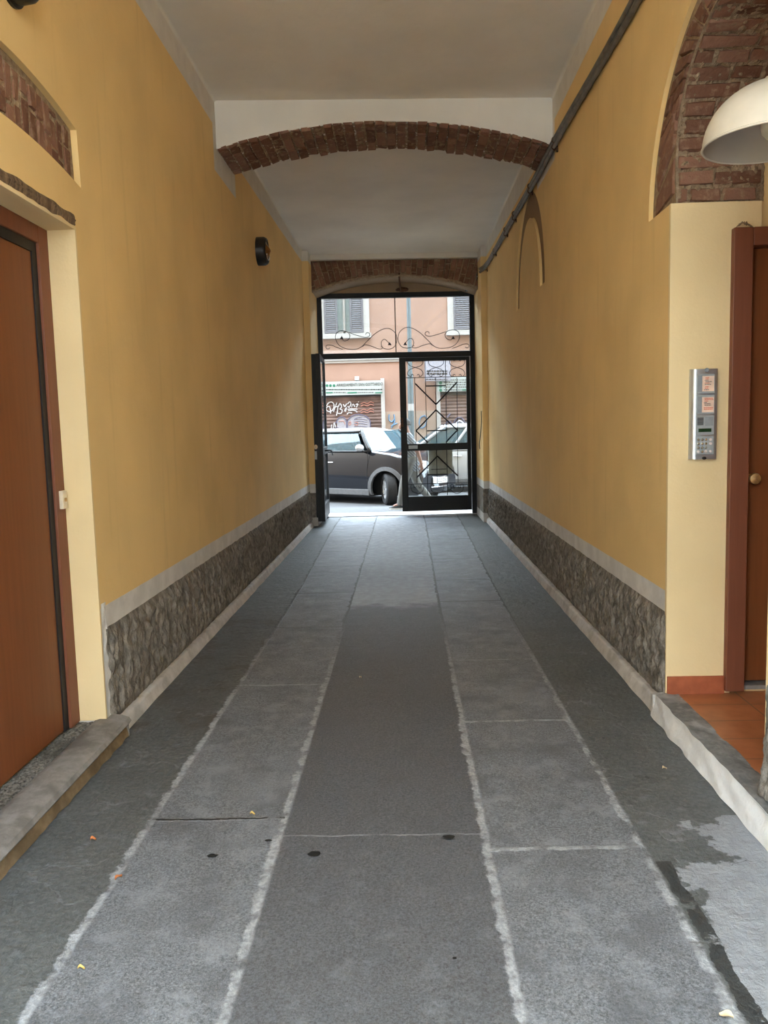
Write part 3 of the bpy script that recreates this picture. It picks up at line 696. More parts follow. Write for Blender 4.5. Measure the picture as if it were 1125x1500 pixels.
# ------------------------------------------------------------------ doors
dr = sthing('door_1', 'brown wooden door set back in the left wall', 'door', (-1.5, 3.1, 0.1))
XF = -1.52
mb = MB()
mb.box((XF-0.05, DL1-0.105, DZ0), (XF, DL1-0.012, DZ1-0.012)); mb.box((XF-0.05, DL0+0.012, DZ0), (XF, DL0+0.105, DZ1-0.012)); mb.box((XF-0.05, DL0+0.105, DZ1-0.085), (XF, DL1-0.105, DZ1-0.012))
mb.build('door_frame', 'frame_wood', dr, bevel=0.003)
mb = MB(); g0, g1, gz = DL0+0.105, DL1-0.105, DZ1-0.085
mb.box((XF-0.05, g1-0.042, DZ0), (XF-0.012, g1, gz)); mb.box((XF-0.05, g0, DZ0), (XF-0.012, g0+0.03, gz)); mb.box((XF-0.05, g0+0.03, gz-0.042), (XF-0.012, g1-0.042, gz))
mb.build('gasket', 'gasket_black', dr)
mb = MB(); mb.box((XF-0.06, g0+0.03, DZ0+0.005), (XF-0.018, g1-0.042, gz-0.042)); mb.build('door_leaf', 'door_wood', dr, bevel=0.004)
tg = thing('doorbell', 'small cream doorbell button on the frame of the left door', 'doorbell', (XF, 3.475, 1.08))
mb = MB(); mb.box((XF, 3.452, 1.085), (XF+0.018, 3.498, 1.165)); mb.build('plate', 'cream_plastic', tg, bevel=0.003)
mb = MB(); mb.lathe([(0.009, 0.0), (0.009, 0.005), (0.001, 0.007)], 14, tf=lambda x, y, z: (XF+0.018+z, 3.475+x, 1.125+y)); mb.build('push_button', 'brass', tg)

dr = sthing('door_2', 'brown wooden door at the back of the right opening', 'door', (1.95, 3.75, 0.12))
mb = MB(); yf = 3.705
mb.box((1.49, yf, 0.12), (1.577, 3.80, 2.25)); mb.box((2.355, yf, 0.12), (2.44, 3.80, 2.25)); mb.box((1.577, yf, 2.17), (2.355, 3.80, 2.25))
mb.build('door_frame', 'frame_wood', dr, bevel=0.004)
mb = MB(); mb.box((1.577, 3.775, 0.15), (2.355, 3.82, 2.17)); mb.build('door_leaf', 'door_wood', dr, bevel=0.004)
mb = MB(); mb.box((1.577, 3.735, 0.12), (2.355, 3.83, 0.14)); mb.build('threshold', 'step_worn', dr)
mb = MB(); mb.lathe([(0.006, 0.0), (0.020, 0.0), (0.020, 0.008), (0.012, 0.012), (0.012, 0.03), (0.024, 0.04), (0.027, 0.052), (0.024, 0.062), (0.012, 0.066), (0.001, 0.067)], 24, tf=lambda x, y, z: (1.612+x, 3.775-z, 1.125+y))
kb = mb.build('door_knob', 'brass', dr, smooth='auto'); kb['label'] = 'round brass door knob'
mb = MB(); mb.grid(10, 4, lambda u, v: (1.50+0.075*u, 3.73-0.02*v, 2.25+0.035*math.sin(PI*u)*(0.6+0.6*noise.noise(Vector((u*9, v*3, 1))))))
mb.build('mortar_lump', 'mortar', dr)

# ------------------------------------------------------------------ intercom
tg = thing('intercom', 'tall silver intercom panel on the cream jamb beside the right door', 'intercom', (1.37, 3.74, 1.22))
ix = lambda c: 1.31+(c-165)*0.000332
iz = lambda c: 1.632-(c-180)*0.000351
yb = OY1-0.003
prof = [(1.31, 0.0), (1.31, 0.010), (1.314, 0.022), (1.324, 0.030), (1.334, 0.032), (1.422, 0.032), (1.428, 0.028), (1.431, 0.018), (1.431, 0.0)]
mb = MB(); n = len(prof)
mb.add([(x, yb-d, iz(1350)) for x, d in prof] + [(x, yb-d, iz(182)) for x, d in prof], [(i, i+1, n+i+1, n+i) for i in range(n-1)] + [tuple(range(n)), tuple(reversed(range(n, 2*n)))])
mb.build('housing', 'silver', tg, smooth='auto')
def ibox(name, c0, z0, c1, z1, d0, d1, mt, par=tg, bev=0.0):
    m_ = MB(); m_.box((ix(c0), yb-d1, iz(z1)), (ix(c1), yb-d0, iz(z0))); return m_.build(name, mt, par, bevel=bev)
for k, (za, zb) in enumerate(((248, 495), (515, 762), (782, 1030), (1050, 1285))):
    ibox('module', 232, za, 480, zb, 0.031, 0.0345, 'silver_face', bev=0.001)
for za, zb, lines in ((275, 470, [(295, 'r', .25, .55), (312, 'r', .25, .5), (330, 'g', .2, .5), (348, 'g', .25, .8), (365, 'r', .2, .6), (382, 'g', .2, .75), (412, 'r', .25, .55), (430, 'r', .2, .5), (450, 'g', .15, .55)]),
                      (545, 740, [(560, 'r', .2, .9), (577, 'r', .2, .95), (596, 'r', .2, .5), (613, 'g', .15, .4), (630, 'g', .15, .7), (648, 'g', .2, .75), (682, 'r', .15, .95), (700, 'r', .15, .9)])):
    ibox('card_window', 245, za-12, 305, zb+5, 0.034, 0.036, 'grey_module')
    cd = ibox('name_card', 308, za, 468, zb, 0.034, 0.0365, 'card_pink')
    for col_, nm in (('r', 'ink_red'), ('g', 'ink_grey')):
        m_ = MB()
        for zz, c_, a_, b_ in lines:
            if c_ != col_: continue
            x = 308+160*a_
            while x < 308+160*b_:
                w = random.uniform(10, 26); m_.box((ix(x), yb-0.0370, iz(zz+5)), (ix(min(x+w, 308+160*b_)), yb-0.0366, iz(zz-4))); x += w+4
        m_.build('lettering', nm, cd)
m_ = MB()
for k in range(6): m_.box((ix(248), yb-0.0365, iz(818+k*17)), (ix(330), yb-0.034, iz(808+k*17)))
m_.build('speaker_grille', 'gasket_black', tg)
ibox('display', 265, 948, 440, 995, 0.034, 0.036, 'lcd_green')
ibox('card_reader', 355, 800, 462, 915, 0.034, 0.0352, 'grey_module')
for r in range(4):
    for c in range(4):
        if c == 3 and r == 2: continue
        m_ = MB(); cx_, cz_ = (265, 318, 368, 432)[c], 1095+r*51
        m_.lathe([(0.0062, 0), (0.0062, 0.003), (0.0045, 0.0045), (0.0004, 0.005)], 14, tf=lambda x, y, z: (ix(cx_)+x, yb-0.0345-z, iz(cz_)+y))
        m_.build('key', 'pale_key' if (c == 3 or r == 3 and c != 1) else 'key_metal', tg, smooth='auto')
m_ = MB(); m_.lathe([(0.010, 0), (0.010, 0.004), (0.008, 0.006), (0.0004, 0.006)], 18, tf=lambda x, y, z: (ix(370)+x, yb-0.031-z, iz(200)+y)); m_.build('lock_cap', 'grey_module', tg)
m_ = MB(); m_.lathe([(0.010, 0), (0.010, 0.004), (0.0004, 0.005)], 18, tf=lambda x, y, z: (ix(350)+x, yb-0.031-z, iz(1335)+y*0.7)); m_.build('lock_cap', 'gasket_black', tg)

# ------------------------------------------------------------------ lamps, conduits
tg = thing('pendant_lamp', 'white enamel dome lamp hanging under the brick archway at right', 'lamp', (1.285, 2.90, 2.35))
lx, ly, lz, lr = 1.285, 2.90, 2.345, 0.222
prof = [(lr*math.sin(a), lz+0.20*math.cos(a)) for a in [PI/2*(1-i/16) for i in range(16)]] + [(0.022, lz+0.20), (0.022, lz+0.215), (0.012, lz+0.22)]
mb = MB(); mb.lathe(prof, 56, tf=lambda x, y, z: (lx+x, ly+y, z)); mb.build('lamp_shade', 'enamel_white', tg, smooth=True)
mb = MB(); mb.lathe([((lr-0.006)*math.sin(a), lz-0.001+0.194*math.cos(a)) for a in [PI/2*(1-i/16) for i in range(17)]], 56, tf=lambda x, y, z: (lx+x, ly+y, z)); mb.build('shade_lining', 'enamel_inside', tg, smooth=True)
mb = MB(); mb.tube([(lx+(lr-0.001)*math.cos(2*PI*i/56), ly+(lr-0.001)*math.sin(2*PI*i/56), lz) for i in range(56)], 0.0045, 6, closed=True); mb.build('rim', 'enamel_white', tg, smooth=True)
mb = MB(); mb.lathe([(0.016, 0.19), (0.018, 0.13), (0.020, 0.12), (0.033, 0.09), (0.036, 0.06), (0.030, 0.03), (0.015, 0.012), (0.001, 0.008)], 24, tf=lambda x, y, z: (lx+x, ly+y, lz+z)); mb.build('bulb', 'cream_plastic', tg, smooth=True)
mb = MB(); mb.tube([(lx, ly, lz+0.24), (lx, ly, 2.925)], 0.009, 10); mb.build('stem', 'black_iron', tg, smooth=True)

tg = thing('wall_lamp', 'dark round bulkhead lamp with pointed amber lens high on the left wall', 'lamp', (L, 8.05, 3.16))
T = lambda x, y, z: (L+z, 8.05+x, 3.165+y)
mb = MB(); mb.lathe([(0.135, 0.0), (0.135, 0.07), (0.128, 0.085), (0.11, 0.09), (0.11, 0.075), (0.001, 0.07)], 36, tf=T); mb.build('housing', 'black_plastic', tg, smooth='auto')
mb = MB(); mb.lathe([(0.112, 0.078), (0.07, 0.097), (0.012, 0.128), (0.001, 0.13)], 8, tf=T); mb.build('lens', 'amber_glass', tg)
mb = MB(); mb.lathe([(0.118, 0.082), (0.124, 0.092), (0.116, 0.098), (0.108, 0.09)], 36, tf=T); mb.build('bezel', 'black_plastic', tg, smooth='auto')
mb = MB(); mb.tube([(L+0.10, 8.05+0.085*math.cos(a), 3.165+0.085*math.sin(a)) for a in [PI*1.15+PI*0.7*i/10 for i in range(11)]], 0.006, 8); mb.build('lens_highlight', 'chrome', tg, smooth=True)  # chrome arc stands in for the highlight on the lens's lower edge
tg = thing('round_wall_lamp', 'black round fixture on the left wall above the brick arch', 'lamp', (L, 3.08, 3.05))
T2 = lambda x, y, z: (L+z, 3.06+x, 3.075+y)
mb = MB(); mb.lathe([(0.09, 0.0), (0.095, 0.03), (0.09, 0.07), (0.07, 0.10), (0.03, 0.115), (0.001, 0.117)], 32, tf=T2); mb.build('housing', 'black_plastic', tg, smooth=True)
mb = MB(); mb.lathe([(0.105, 0.0), (0.105, 0.012), (0.09, 0.018)], 32, tf=T2); mb.build('base', 'black_plastic', tg, smooth='auto')

zc = lambda y: 3.475+0.0175*(y-4)
for k, (dz, rr, lab) in enumerate(((0.022, 0.019, 'upper grey metal conduit running along the top of the right wall'), (-0.020, 0.017, 'lower grey metal conduit running along the top of the right wall'))):
    tg = thing('conduit', lab, 'conduit', (R-0.03, 7, zc(7)+dz), group=None)
    path = [(R-0.026+0.004*math.sin(y*1.7), y, zc(y)+dz+0.006*math.sin(y*2.3+k)) for y in [Y0+0.1+i*0.337 for i in range(36)]]
    path += [(R-0.05, 11.56, zc(11.6)+dz), (R-0.105, 11.60, zc(11.6)+dz-0.03)]
    mb = MB(); mb.tube(path, rr, 10); mb.build('pipe', 'galvanised', tg, smooth=True)
    for y in (2.6, 6.35, 7.55, 8.6, 9.3, 10.4, 11.5):
        m_ = MB(); m_.tube([(R-0.026+(rr+0.004)*math.cos(a), y+k*0.012, zc(y)+dz+0.006*math.sin(y*2.3+k)+(rr+0.004)*math.sin(a)) for a in [2*PI*i/12 for i in range(12)]], 0.005, 6, closed=True)
        m_.box((R-0.012, y-0.01+k*0.012, zc(y)+dz+rr*0.6), (R, y+0.01+k*0.012, zc(y)+dz+rr+0.02)) if k == 0 else m_.box((R-0.012, y+0.002, zc(y)+dz-rr-0.02), (R, y+0.022, zc(y)+dz-rr*0.6))
        m_.build('clip', 'rust', tg)
tg = sthing('arch_niche', 'brown pointed arch band recessed in the right wall below the conduits', 'arch', (R, 7.84, 2.6))
mb = MB(); mb.plate([arc((7.84, 2.60), 0.865, 0.955, 0, PI, 28) + arc((7.84, 2.60), 0.635, 0.735, PI, 0, 28)], R+0.022, R+0.031, YZ); mb.build('band', 'brown_plaster', tg)

# ------------------------------------------------------------------ the gate
gate = thing('gate', 'black iron double gate with glazed transom at the street end of the passage', 'gate', (0, GY, 0))
def GP(u, z, w=0.0): return (u, GY+SK*u+w, z)
def gq(px, py):                                    # measured point on the gate plane -> (u, z)
    p = on_plane(px, py, GY, SK); return (p.x, p.z)
def gbox(mb, u0, z0, u1, z1, w0=-0.03, w1=0.03, M=GP):
    return mb.hexa([M(u0, z0, w0), M(u1, z0, w0), M(u1, z0, w1), M(u0, z0, w1), M(u0, z1, w0), M(u1, z1, w0), M(u1, z1, w1), M(u0, z1, w1)])
ZT0, ZT1 = 2.50, 2.585
ZTOP0, ZTOP1 = 3.425, 3.51
UL0, UL1, UR0, UR1 = -1.318, -1.24, 1.065, 1.145
mb = MB()
gbox(mb, UL0, 0.0, UL1, ZTOP1, -0.04, 0.04); gbox(mb, UR0, 0.0, UR1, ZTOP1, -0.04, 0.04); gbox(mb, UL1, ZTOP0, UR0, ZTOP1, -0.04, 0.04); gbox(mb, UL1, ZT0, UR0, ZT1, -0.04, 0.04)
mb.build('gate_frame', 'black_iron', gate, bevel=0.004)
mb = MB(); gbox(mb, UL1, ZT1, UR0, ZTOP0, 0.004, 0.008); mb.build('transom_pane', 'gate_glass', gate)
mb = MB(); gbox(mb, -0.107, ZT1, -0.092, ZTOP0, -0.014, 0.002); mb.build('transom_bar', 'black_iron', gate)
def smooth_path(pts, k=5):
    out = []
    n = len(pts)
    for i in range(n-1):
        p0, p1, p2, p3 = (Vector(pts[max(0, min(n-1, j))]) for j in (i-1, i, i+1, i+2))
        for t in range(k):
            t /= k
            out.append(0.5*((2*p1)+(p2-p0)*t+(2*p0-5*p1+4*p2-p3)*t*t+(3*p1-p0-3*p2+p3)*t**3))
    out.append(Vector(pts[-1])); return out
def iron(pts, r, name, parent, M=GP, w=-0.012):
    m_ = MB(); m_.tube([M(p[0], p[1], w) for p in smooth_path([Vector((a, b)) for a, b in pts])], r, 6)
    return m_.build(name, 'black_iron', parent, smooth=True)
S = [[(497, 378), (485, 362), (465, 347), (448, 357), (443, 380), (455, 404), (490, 412), (525, 400), (546, 360), (538, 310), (500, 278), (455, 280), (400, 312), (350, 360), (310, 398), (270, 413), (210, 408), (165, 385), (141, 340), (150, 305), (180, 291), (220, 300), (237, 325), (225, 350), (200, 358), (184, 343)],
     [(230, 303), (290, 323), (340, 334), (366, 324), (364, 307), (347, 304), (340, 316)],
     [(190, 414), (150, 400), (115, 386), (85, 386), (79, 402), (92, 411), (105, 403)],
     [(320, 396), (337, 383), (380, 393), (425, 410), (448, 408), (450, 396), (440, 397)]]
for sgn in (0, 1):
    for pts in S:
        q = [gq(460+(x if not sgn else 1100-x)/4.5, 420+y/4.5-(0 if not sgn else 1.5)) for x, y in pts]
        iron(q, 0.0052, 'scroll', gate)
    for (x, y) in ((183, 340), (499, 380)):
        u, z = gq(460+(x if not sgn else 1100-x)/4.5, 420+y/4.5)
        m_ = MB(); m_.add([GP(u-.03, z-.012, -.014), GP(u, z+.035, -.022), GP(u+.03, z-.015, -.014), GP(u, z-.002, -.004)], [(0, 1, 3), (1, 2, 3), (0, 3, 2), (0, 2, 1)]); m_.build('iron_leaf', 'black_iron', gate)

def gate_leaf(name, M, handle_side):
    """M(u, z, w) with u measured as on the right-hand leaf (free stile near u = 0, hinge at 1.06)"""
    U0, U1 = -0.055, 1.058
    z0, z1, z2, z3, z4, z5 = 0.07, 0.305, 1.035, 1.145, 2.44, 2.495
    m_ = MB()
    gbox(m_, U0, z0, 0.045, z5, M=M); gbox(m_, 1.00, z0, U1, z5, M=M)
    for a, b in ((z0, z1), (z2, z3), (z4, z5)): gbox(m_, 0.045, a, 1.00, b, M=M)
    lf = m_.build(name, 'black_iron', gate, bevel=0.003)
    for a, b in ((z1, z2), (z3, z4)):
        m_ = MB(); gbox(m_, 0.045, a, 1.00, b, 0.006, 0.010, M=M); m_.build('glass_pane', 'gate_glass', lf)
    g = lambda px, py: gq(px, py)
    def bar(p, q, t=0.006):
        (a, b), (c, d) = p, q
        m_.tube([M(a, b, -0.012), M(c, d, -0.012)], t, 6)
    for px, y0 in ((608.3, 553), (623.9, 524), (638.6, 553), (653.4, 524), (669.6, 553)):
        m_ = MB(); u = g(px, 590)[0]; zz = g(px, y0)[1]; bar((u, z3), (u, min(zz, z4)), 0.0055); m_.build('upright_bar', 'black_iron', lf, smooth=True)
    for px, y1 in ((610.6, 707.5), (626, 725), (640, 707.5), (655, 725), (670.7, 707.5)):
        m_ = MB(); u = g(px, 690)[0]; zz = g(px, y1)[1]; bar((u, z2), (u, max(zz, z1)), 0.0055); m_.build('upright_bar', 'black_iron', lf, smooth=True)
    for py_ in (552.5, 708):
        m_ = MB(); zz = g(640, py_)[1]; bar((0.045, zz), (1.0, zz), 0.006); m_.build('cross_bar', 'black_iron', lf, smooth=True)
    for y_, xa, xb in ((565.2, 624, 653), (630.6, 625.5, 653.8), (695, 626, 655)):
        m_ = MB(); a = g(xa, y_); b = g(xb, y_); bar((a[0], (a[1]+b[1])/2), (b[0], (a[1]+b[1])/2), 0.011); m_.build('cross_bar', 'black_iron', lf, smooth=True)
    for A, B in (((608.3, 562), (638.6, 592.4)), ((669.6, 559.5), (638.6, 592.4)), ((638.6, 600.5), (609.5, 631)), ((638.6, 600.5), (669.8, 630)), ((609.5, 631), (626.5, 648)), ((669.8, 630), (653, 648)), ((610.6, 699.4), (640.7, 668)), ((670.7, 697), (640.7, 668))):
        m_ = MB(); bar(g(*A), g(*B), 0.012); m_.build('diamond_bar', 'black_iron', lf, smooth=True)
    sc = [(20, -92), (30, -80), (45, -88), (45, -106), (68, -98), (86, -62), (60, -22), (0, 0), (-60, 24), (-86, 66), (-70, 98), (-45, 106), (-45, 88), (-30, 80), (-20, 92)]
    for cx_ in (608.3, 638.6, 669.6):
        for s_ in (1, -1):
            iron([g(cx_+s_*x/7.0*0.92, 538.4+y/8.0) for x, y in sc], 0.0052, 'scroll', lf, M)
    for cx_ in (611.5, 640.5, 669.5):
        for s_ in (1, -1):
            iron([g(cx_+s_*x, 708+y) for x, y in ((1.5, 4), (3, 6.5), (5, 5.5), (5, 2.5), (8.5, 1.5), (9.5, 6), (7, 12), (0, 15))], 0.0052, 'scroll', lf, M)
    return lf
lf = gate_leaf('gate_leaf', GP, 1)
m_ = MB(); a = gq(598.5, 652.6); b = gq(611.8, 657.2); gbox(m_, a[0], b[1], b[0], a[1], -0.04, -0.028); pl_ = m_.build('pull_plate', 'silver_face', lf)
m_ = MB(); gbox(m_, -0.045, 1.42, -0.01, 1.56, -0.045, -0.028); m_.build('lock', 'rust', lf)
m_ = MB(); gbox(m_, -0.05, 1.0, -0.02, 1.16, -0.048, -0.028); m_.build('latch', 'black_iron', lf)
# open leaf along the left pilaster: hinge at y 12.70
LM = lambda u, z, w: (-1.252+w*1.0+0.035*(1.06-u), 12.70-(1.06-u), z)
lf2 = gate_leaf('gate_leaf', LM, -1)
m_ = MB(); m_.box((-1.31, 11.60, 0.07), (-1.235, 11.645, 2.49)); m_.build('edge_stile', 'black_iron', lf2)
m_ = MB(); m_.tube([(-1.17, 11.72, 1.10), (-1.09, 11.72, 1.105), (-1.075, 11.75, 1.09), (-1.07, 11.86, 1.03)], [0.013, 0.013, 0.012, 0.010], 10); m_.build('lever_handle', 'black_iron', lf2, smooth=True)
m_ = MB(); m_.lathe([(0.012, 0), (0.012, 0.03), (0.03, 0.04), (0.034, 0.055), (0.024, 0.07), (0.001, 0.074)], 18, tf=lambda x, y, z: (-1.285+x*0.8, 11.60-z*0.6, 1.16+y)); kb = m_.build('knob', 'cream_plastic', lf2, smooth=True); kb['label'] = 'cream round knob'
m_ = MB(); m_.box((-1.305, 11.575, 0.98), (-1.275, 11.60, 1.10)); m_.build('lock_case', 'silver_face', lf2)
# letter box behind the closed leaf
a = gq(627.5, 660); b = gq(663.5, 694)
tg = thing('letter_box', 'beige metal letter box fixed behind the lower pane of the closed gate leaf', 'letter box', (0.5, GY+0.1, 0.6))
m_ = MB(); gbox(m_, a[0], b[1], b[0], 1.10, 0.036, 0.16); m_.build('box', 'box_grey', tg, bevel=0.006)
m_ = MB(); gbox(m_, a[0]+0.04, b[1]+0.07, b[0]-0.1, b[1]+0.085, 0.031, 0.037); m_.build('slot', 'gasket_black', tg)
m_ = MB(); gbox(m_, a[0]-0.01, b[1]-0.012, b[0]-0.06, b[1], 0.034, 0.16); m_.build('bottom_edge', 'black_iron', tg)
# small ironwork above the gate
tg = thing('iron_hook', 'rusty iron hanger between the brick arch and the top of the gate', 'hook', (-0.01, 12.45, 3.5))
m_ = MB(); m_.tube([(-0.02, 12.06, 3.66), (-0.02, 12.3, 3.60), (-0.01, 12.52, 3.55), (0.0, 12.66, 3.52)], 0.014, 8); m_.build('rod', 'rust', tg, smooth=True)
m_ = MB(); m_.grid(14, 10, lambda u, v: (0.02+(0.10+0.03*noise.noise(Vector((u*9, v*9, 0))))*math.cos(2*PI*u)*math.sin(PI*v), 12.68+0.05*math.sin(2*PI*u)*math.sin(PI*v), 3.535-0.035*math.cos(PI*v)+0.012*noise.noise(Vector((u*9, v*7, 4))))); m_.build('clump', 'rust', tg, smooth=True)
tg = thing('junction_box', 'small black junction box with loose wires at the right top corner of the gate', 'junction box', (1.06, 12.6, 3.46))
m_ = MB(); m_.box((0.99, 12.58, 3.47), (1.12, 12.68, 3.56)); m_.build('box', 'black_plastic', tg, bevel=0.008)
for k in range(3):
    m_ = MB(); m_.tube(smooth_path([Vector((1.08, 12.58, 3.50)), Vector((1.10+0.01*k, 12.45, 3.56-0.03*k)), Vector((1.125, 12.3-0.1*k, 3.50+0.06*k)), Vector((1.13, 12.12, 3.58+0.02*k))]), 0.006, 6); m_.build('wire', 'kerb_white' if k == 1 else 'black_plastic', tg, smooth=True)
m_ = MB(); m_.tube(smooth_path([Vector((PR-0.006, 11.8, 1.62)), Vector((PR-0.008, 11.82, 1.4)), Vector((PR-0.02, 12.0, 1.15)), Vector((PR-0.008, 12.1, 1.06))]), 0.006, 6)
tag(m_.build('cable', 'black_plastic', smooth=True), 'thin black cable end hanging on the right pilaster by the gate', 'cable')

# ------------------------------------------------------------------ litter on the paving
def blob(name, x, y, rx, ry, h, mt, label, cat, seed, group=None, rot=0.0):
    m_ = MB(); n = 18
    def f(u, v):
        a = 2*PI*u; r = v*(1+0.35*noise.noise(Vector((math.cos(a)*1.5, math.sin(a)*1.5, seed))))
        px, py = r*rx*math.cos(a), r*ry*math.sin(a)
        return (x+px*math.cos(rot)-py*math.sin(rot), y+px*math.sin(rot)+py*math.cos(rot), 0.003+h*(1-v*v)+0.001)
    m_.grid(n, 4, f); tag(m_.build(name, mt, smooth=True), label, cat, group)
blob('gum_spot', -0.33, 2.51, 0.022, 0.017, 0.004, 'gum_black', 'largest black gum blob, on the middle strip of paving', 'gum', 1)
blob('gum_spot', -0.67, 2.505, 0.018, 0.011, 0.003, 'gum_black', 'black gum blob on the left slab just below its cross joint', 'gum', 2)
blob('gum_spot', 0.12, 2.61, 0.022, 0.013, 0.003, 'gum_black', 'black gum blob near the joint right of the middle strip', 'gum', 3)
blob('gum_spot', -0.50, 2.60, 0.012, 0.008, 0.003, 'gum_black', 'tiny black gum blob beside the joint left of the middle strip', 'gum', 4)
blob('gum_spot', 0.10, 1.98, 0.006, 0.005, 0.002, 'gum_black', 'smallest black gum speck low on the middle strip', 'gum', 5)
def leaf(x, y, l, w, rot, mt, label):
    m_ = MB()
    def f(u, v):
        a = w*math.sin(PI*min(1, max(0, u)))**0.8*(v-0.5); b = l*(u-0.5)
        return (x+b*math.cos(rot)-a*math.sin(rot), y+b*math.sin(rot)+a*math.cos(rot), 0.004+0.012*abs(v-0.5)+0.004*math.sin(u*5))
    m_.grid(8, 4, f); tag(m_.build('fallen_leaf', mt, smooth=True), label, 'leaf')
leaf(-1.115, 2.62, 0.020, 0.022, 0.5, 'leaf_orange', 'curled orange leaf on the dark paving beside the left step')
leaf(-0.94, 2.38, 0.034, 0.014, 1.2, 'leaf_orange', 'narrow orange leaf on the joint left of the left slabs')
leaf(-0.59, 2.79, 0.018, 0.014, 0.1, 'leaf_yellow', 'tiny yellow leaf on the dark cross joint of the left slabs')
leaf(0.725, 1.765, 0.032, 0.026, 2.6, 'leaf_cream', 'cream scrap of leaf on the bottom right joint')
leaf(-0.885, 1.95, 0.018, 0.010, 0.3, 'leaf_yellow', 'tiny yellow leaf low on the left slabs')
leaf(1.02, 3.13, 0.022, 0.018, 0.3, 'leaf_cream', 'small dry leaf on dark paving below the white step face')
leaf(-0.28, 4.39, 0.022, 0.012, 1.0, 'leaf_cream', 'pale scrap on the middle strip halfway down the passage')

# ------------------------------------------------------------------ the street
mb = MB(); mb.box((-30, 14.5, -0.3), (30, 24, -0.12)); struct(mb.build('street', 'asphalt'), 'grey asphalt roadway outside the gate', 'street')
mb = MB(); mb.box((-30, 13.0, -0.3), (30, 14.5, -0.012)); struct(mb.build('sidewalk', 'pavement_light'), 'pale pavement outside the gate', 'pavement')
mb = MB(); mb.box((-30, 20.6, -0.3), (30, 22.2, 0.0)); struct(mb.build('sidewalk_far', 'pavement_light'), 'pale pavement across the street', 'pavement')
mb = MB(); mb.box((PL, 12.78, -0.02), (PR, 13.25, 0.012)); struct(mb.build('trim_12', 'kerb_pale'), 'pale stone sill under the gate', 'sill')
mb = MB(); mb.plate([[(-30, 0), (L-0.3, 0), (L-0.3, 4.1), (R+0.3, 4.1), (R+0.3, 0), (30, 0), (30, 16), (-30, 16)]], 13.0, 13.2, XZ); struct(mb.build('wall_street_screen', 'tympanum_paint'), 'unseen street front of the passage building, sized to screen off sky light', 'wall')  # unseen; height and length set to cut sky light and car reflections

bd = thing('apartment_building', 'pink plastered building with shop shutters across the street', 'building', (0, 22, 0))
FY = 22.0
ZB = 1.86
W1 = (-2.09, -1.03); W2 = (1.40, 2.46); WZ0, WZ1 = 3.98, 5.9
S1 = (-4.2, -0.61); S2 = (1.0, 4.4)
mb = MB()
mb.plate([[(-30, ZB), (30, ZB), (30, 7.0), (-30, 7.0)][:4], [(W1[0], WZ0), (W1[1], WZ0), (W1[1], WZ1), (W1[0], WZ1)], [(W2[0], WZ0), (W2[1], WZ0), (W2[1], WZ1), (W2[0], WZ1)]] +
         [], FY, FY+0.3, XZ)
mb.build('upper_wall', 'facade_pink', bd)
mb = MB(); mb.box((-30, FY-0.012, 0), (30, FY+0.3, ZB)); mb.build('base_wall', 'facade_base', bd)
mb = MB(); mb.box((-30, FY-0.06, 3.27), (30, FY, 3.44)); mb.box((-30, FY-0.03, 3.20), (30, FY, 3.27)); mb.build('string_course', 'street_white', bd)
for (x0, x1), full in ((W1, 1), (W2, 0)):
    m_ = MB()
    m_.plate([[(x0-0.16, WZ0-0.0), (x1+0.16, WZ0-0.0), (x1+0.16, WZ1+0.16), (x0-0.16, WZ1+0.16)], [(x0, WZ0+0.001), (x1, WZ0+0.001), (x1, WZ1), (x0, WZ1)]], FY-0.04, FY+0.02, XZ)
    m_.box((x0-0.20, FY-0.12, WZ0-0.13), (x1+0.20, FY+0.02, WZ0))
    wn = m_.build('window_frame', 'street_white', bd)
    m_ = MB(); m_.box((x0, FY+0.14, WZ0), (x1, FY+0.16, WZ1)); m_.build('curtain', 'curtain_pale', wn)
    m_ = MB()
    for xx in (x0, (x0+x1)/2-0.03, x1-0.06): m_.box((xx, FY+0.08, WZ0), (xx+0.06, FY+0.13, WZ1))
    m_.box((x0, FY+0.08, WZ0), (x1, FY+0.13, WZ0+0.07)); m_.build('sash', 'street_white', wn)
    for a, b in (((x0, x0+0.36), (x1-0.37, x1)) if full else ((x0, x0+0.52), (x0+0.54, x1))):
        m_ = MB(); m_.plate([[(a, WZ0+0.02), (b, WZ0+0.02), (b, WZ1), (a, WZ1)], [(a+0.05, WZ0+0.08), (b-0.05, WZ0+0.08), (b-0.05, WZ1-0.05), (a+0.05, WZ1-0.05)]], FY-0.06, FY-0.02, XZ)
        z = WZ0+0.085
        while z < WZ1-0.07:
            m_.hexa([(a+0.05, FY-0.055, z), (b-0.05, FY-0.055, z), (b-0.05, FY-0.045, z), (a+0.05, FY-0.045, z), (a+0.05, FY-0.035, z+0.05), (b-0.05, FY-0.035, z+0.05), (b-0.05, FY-0.025, z+0.05), (a+0.05, FY-0.025, z+0.05)]); z += 0.055
        m_.build('shutter', 'shutter_grey', wn)
roll = []
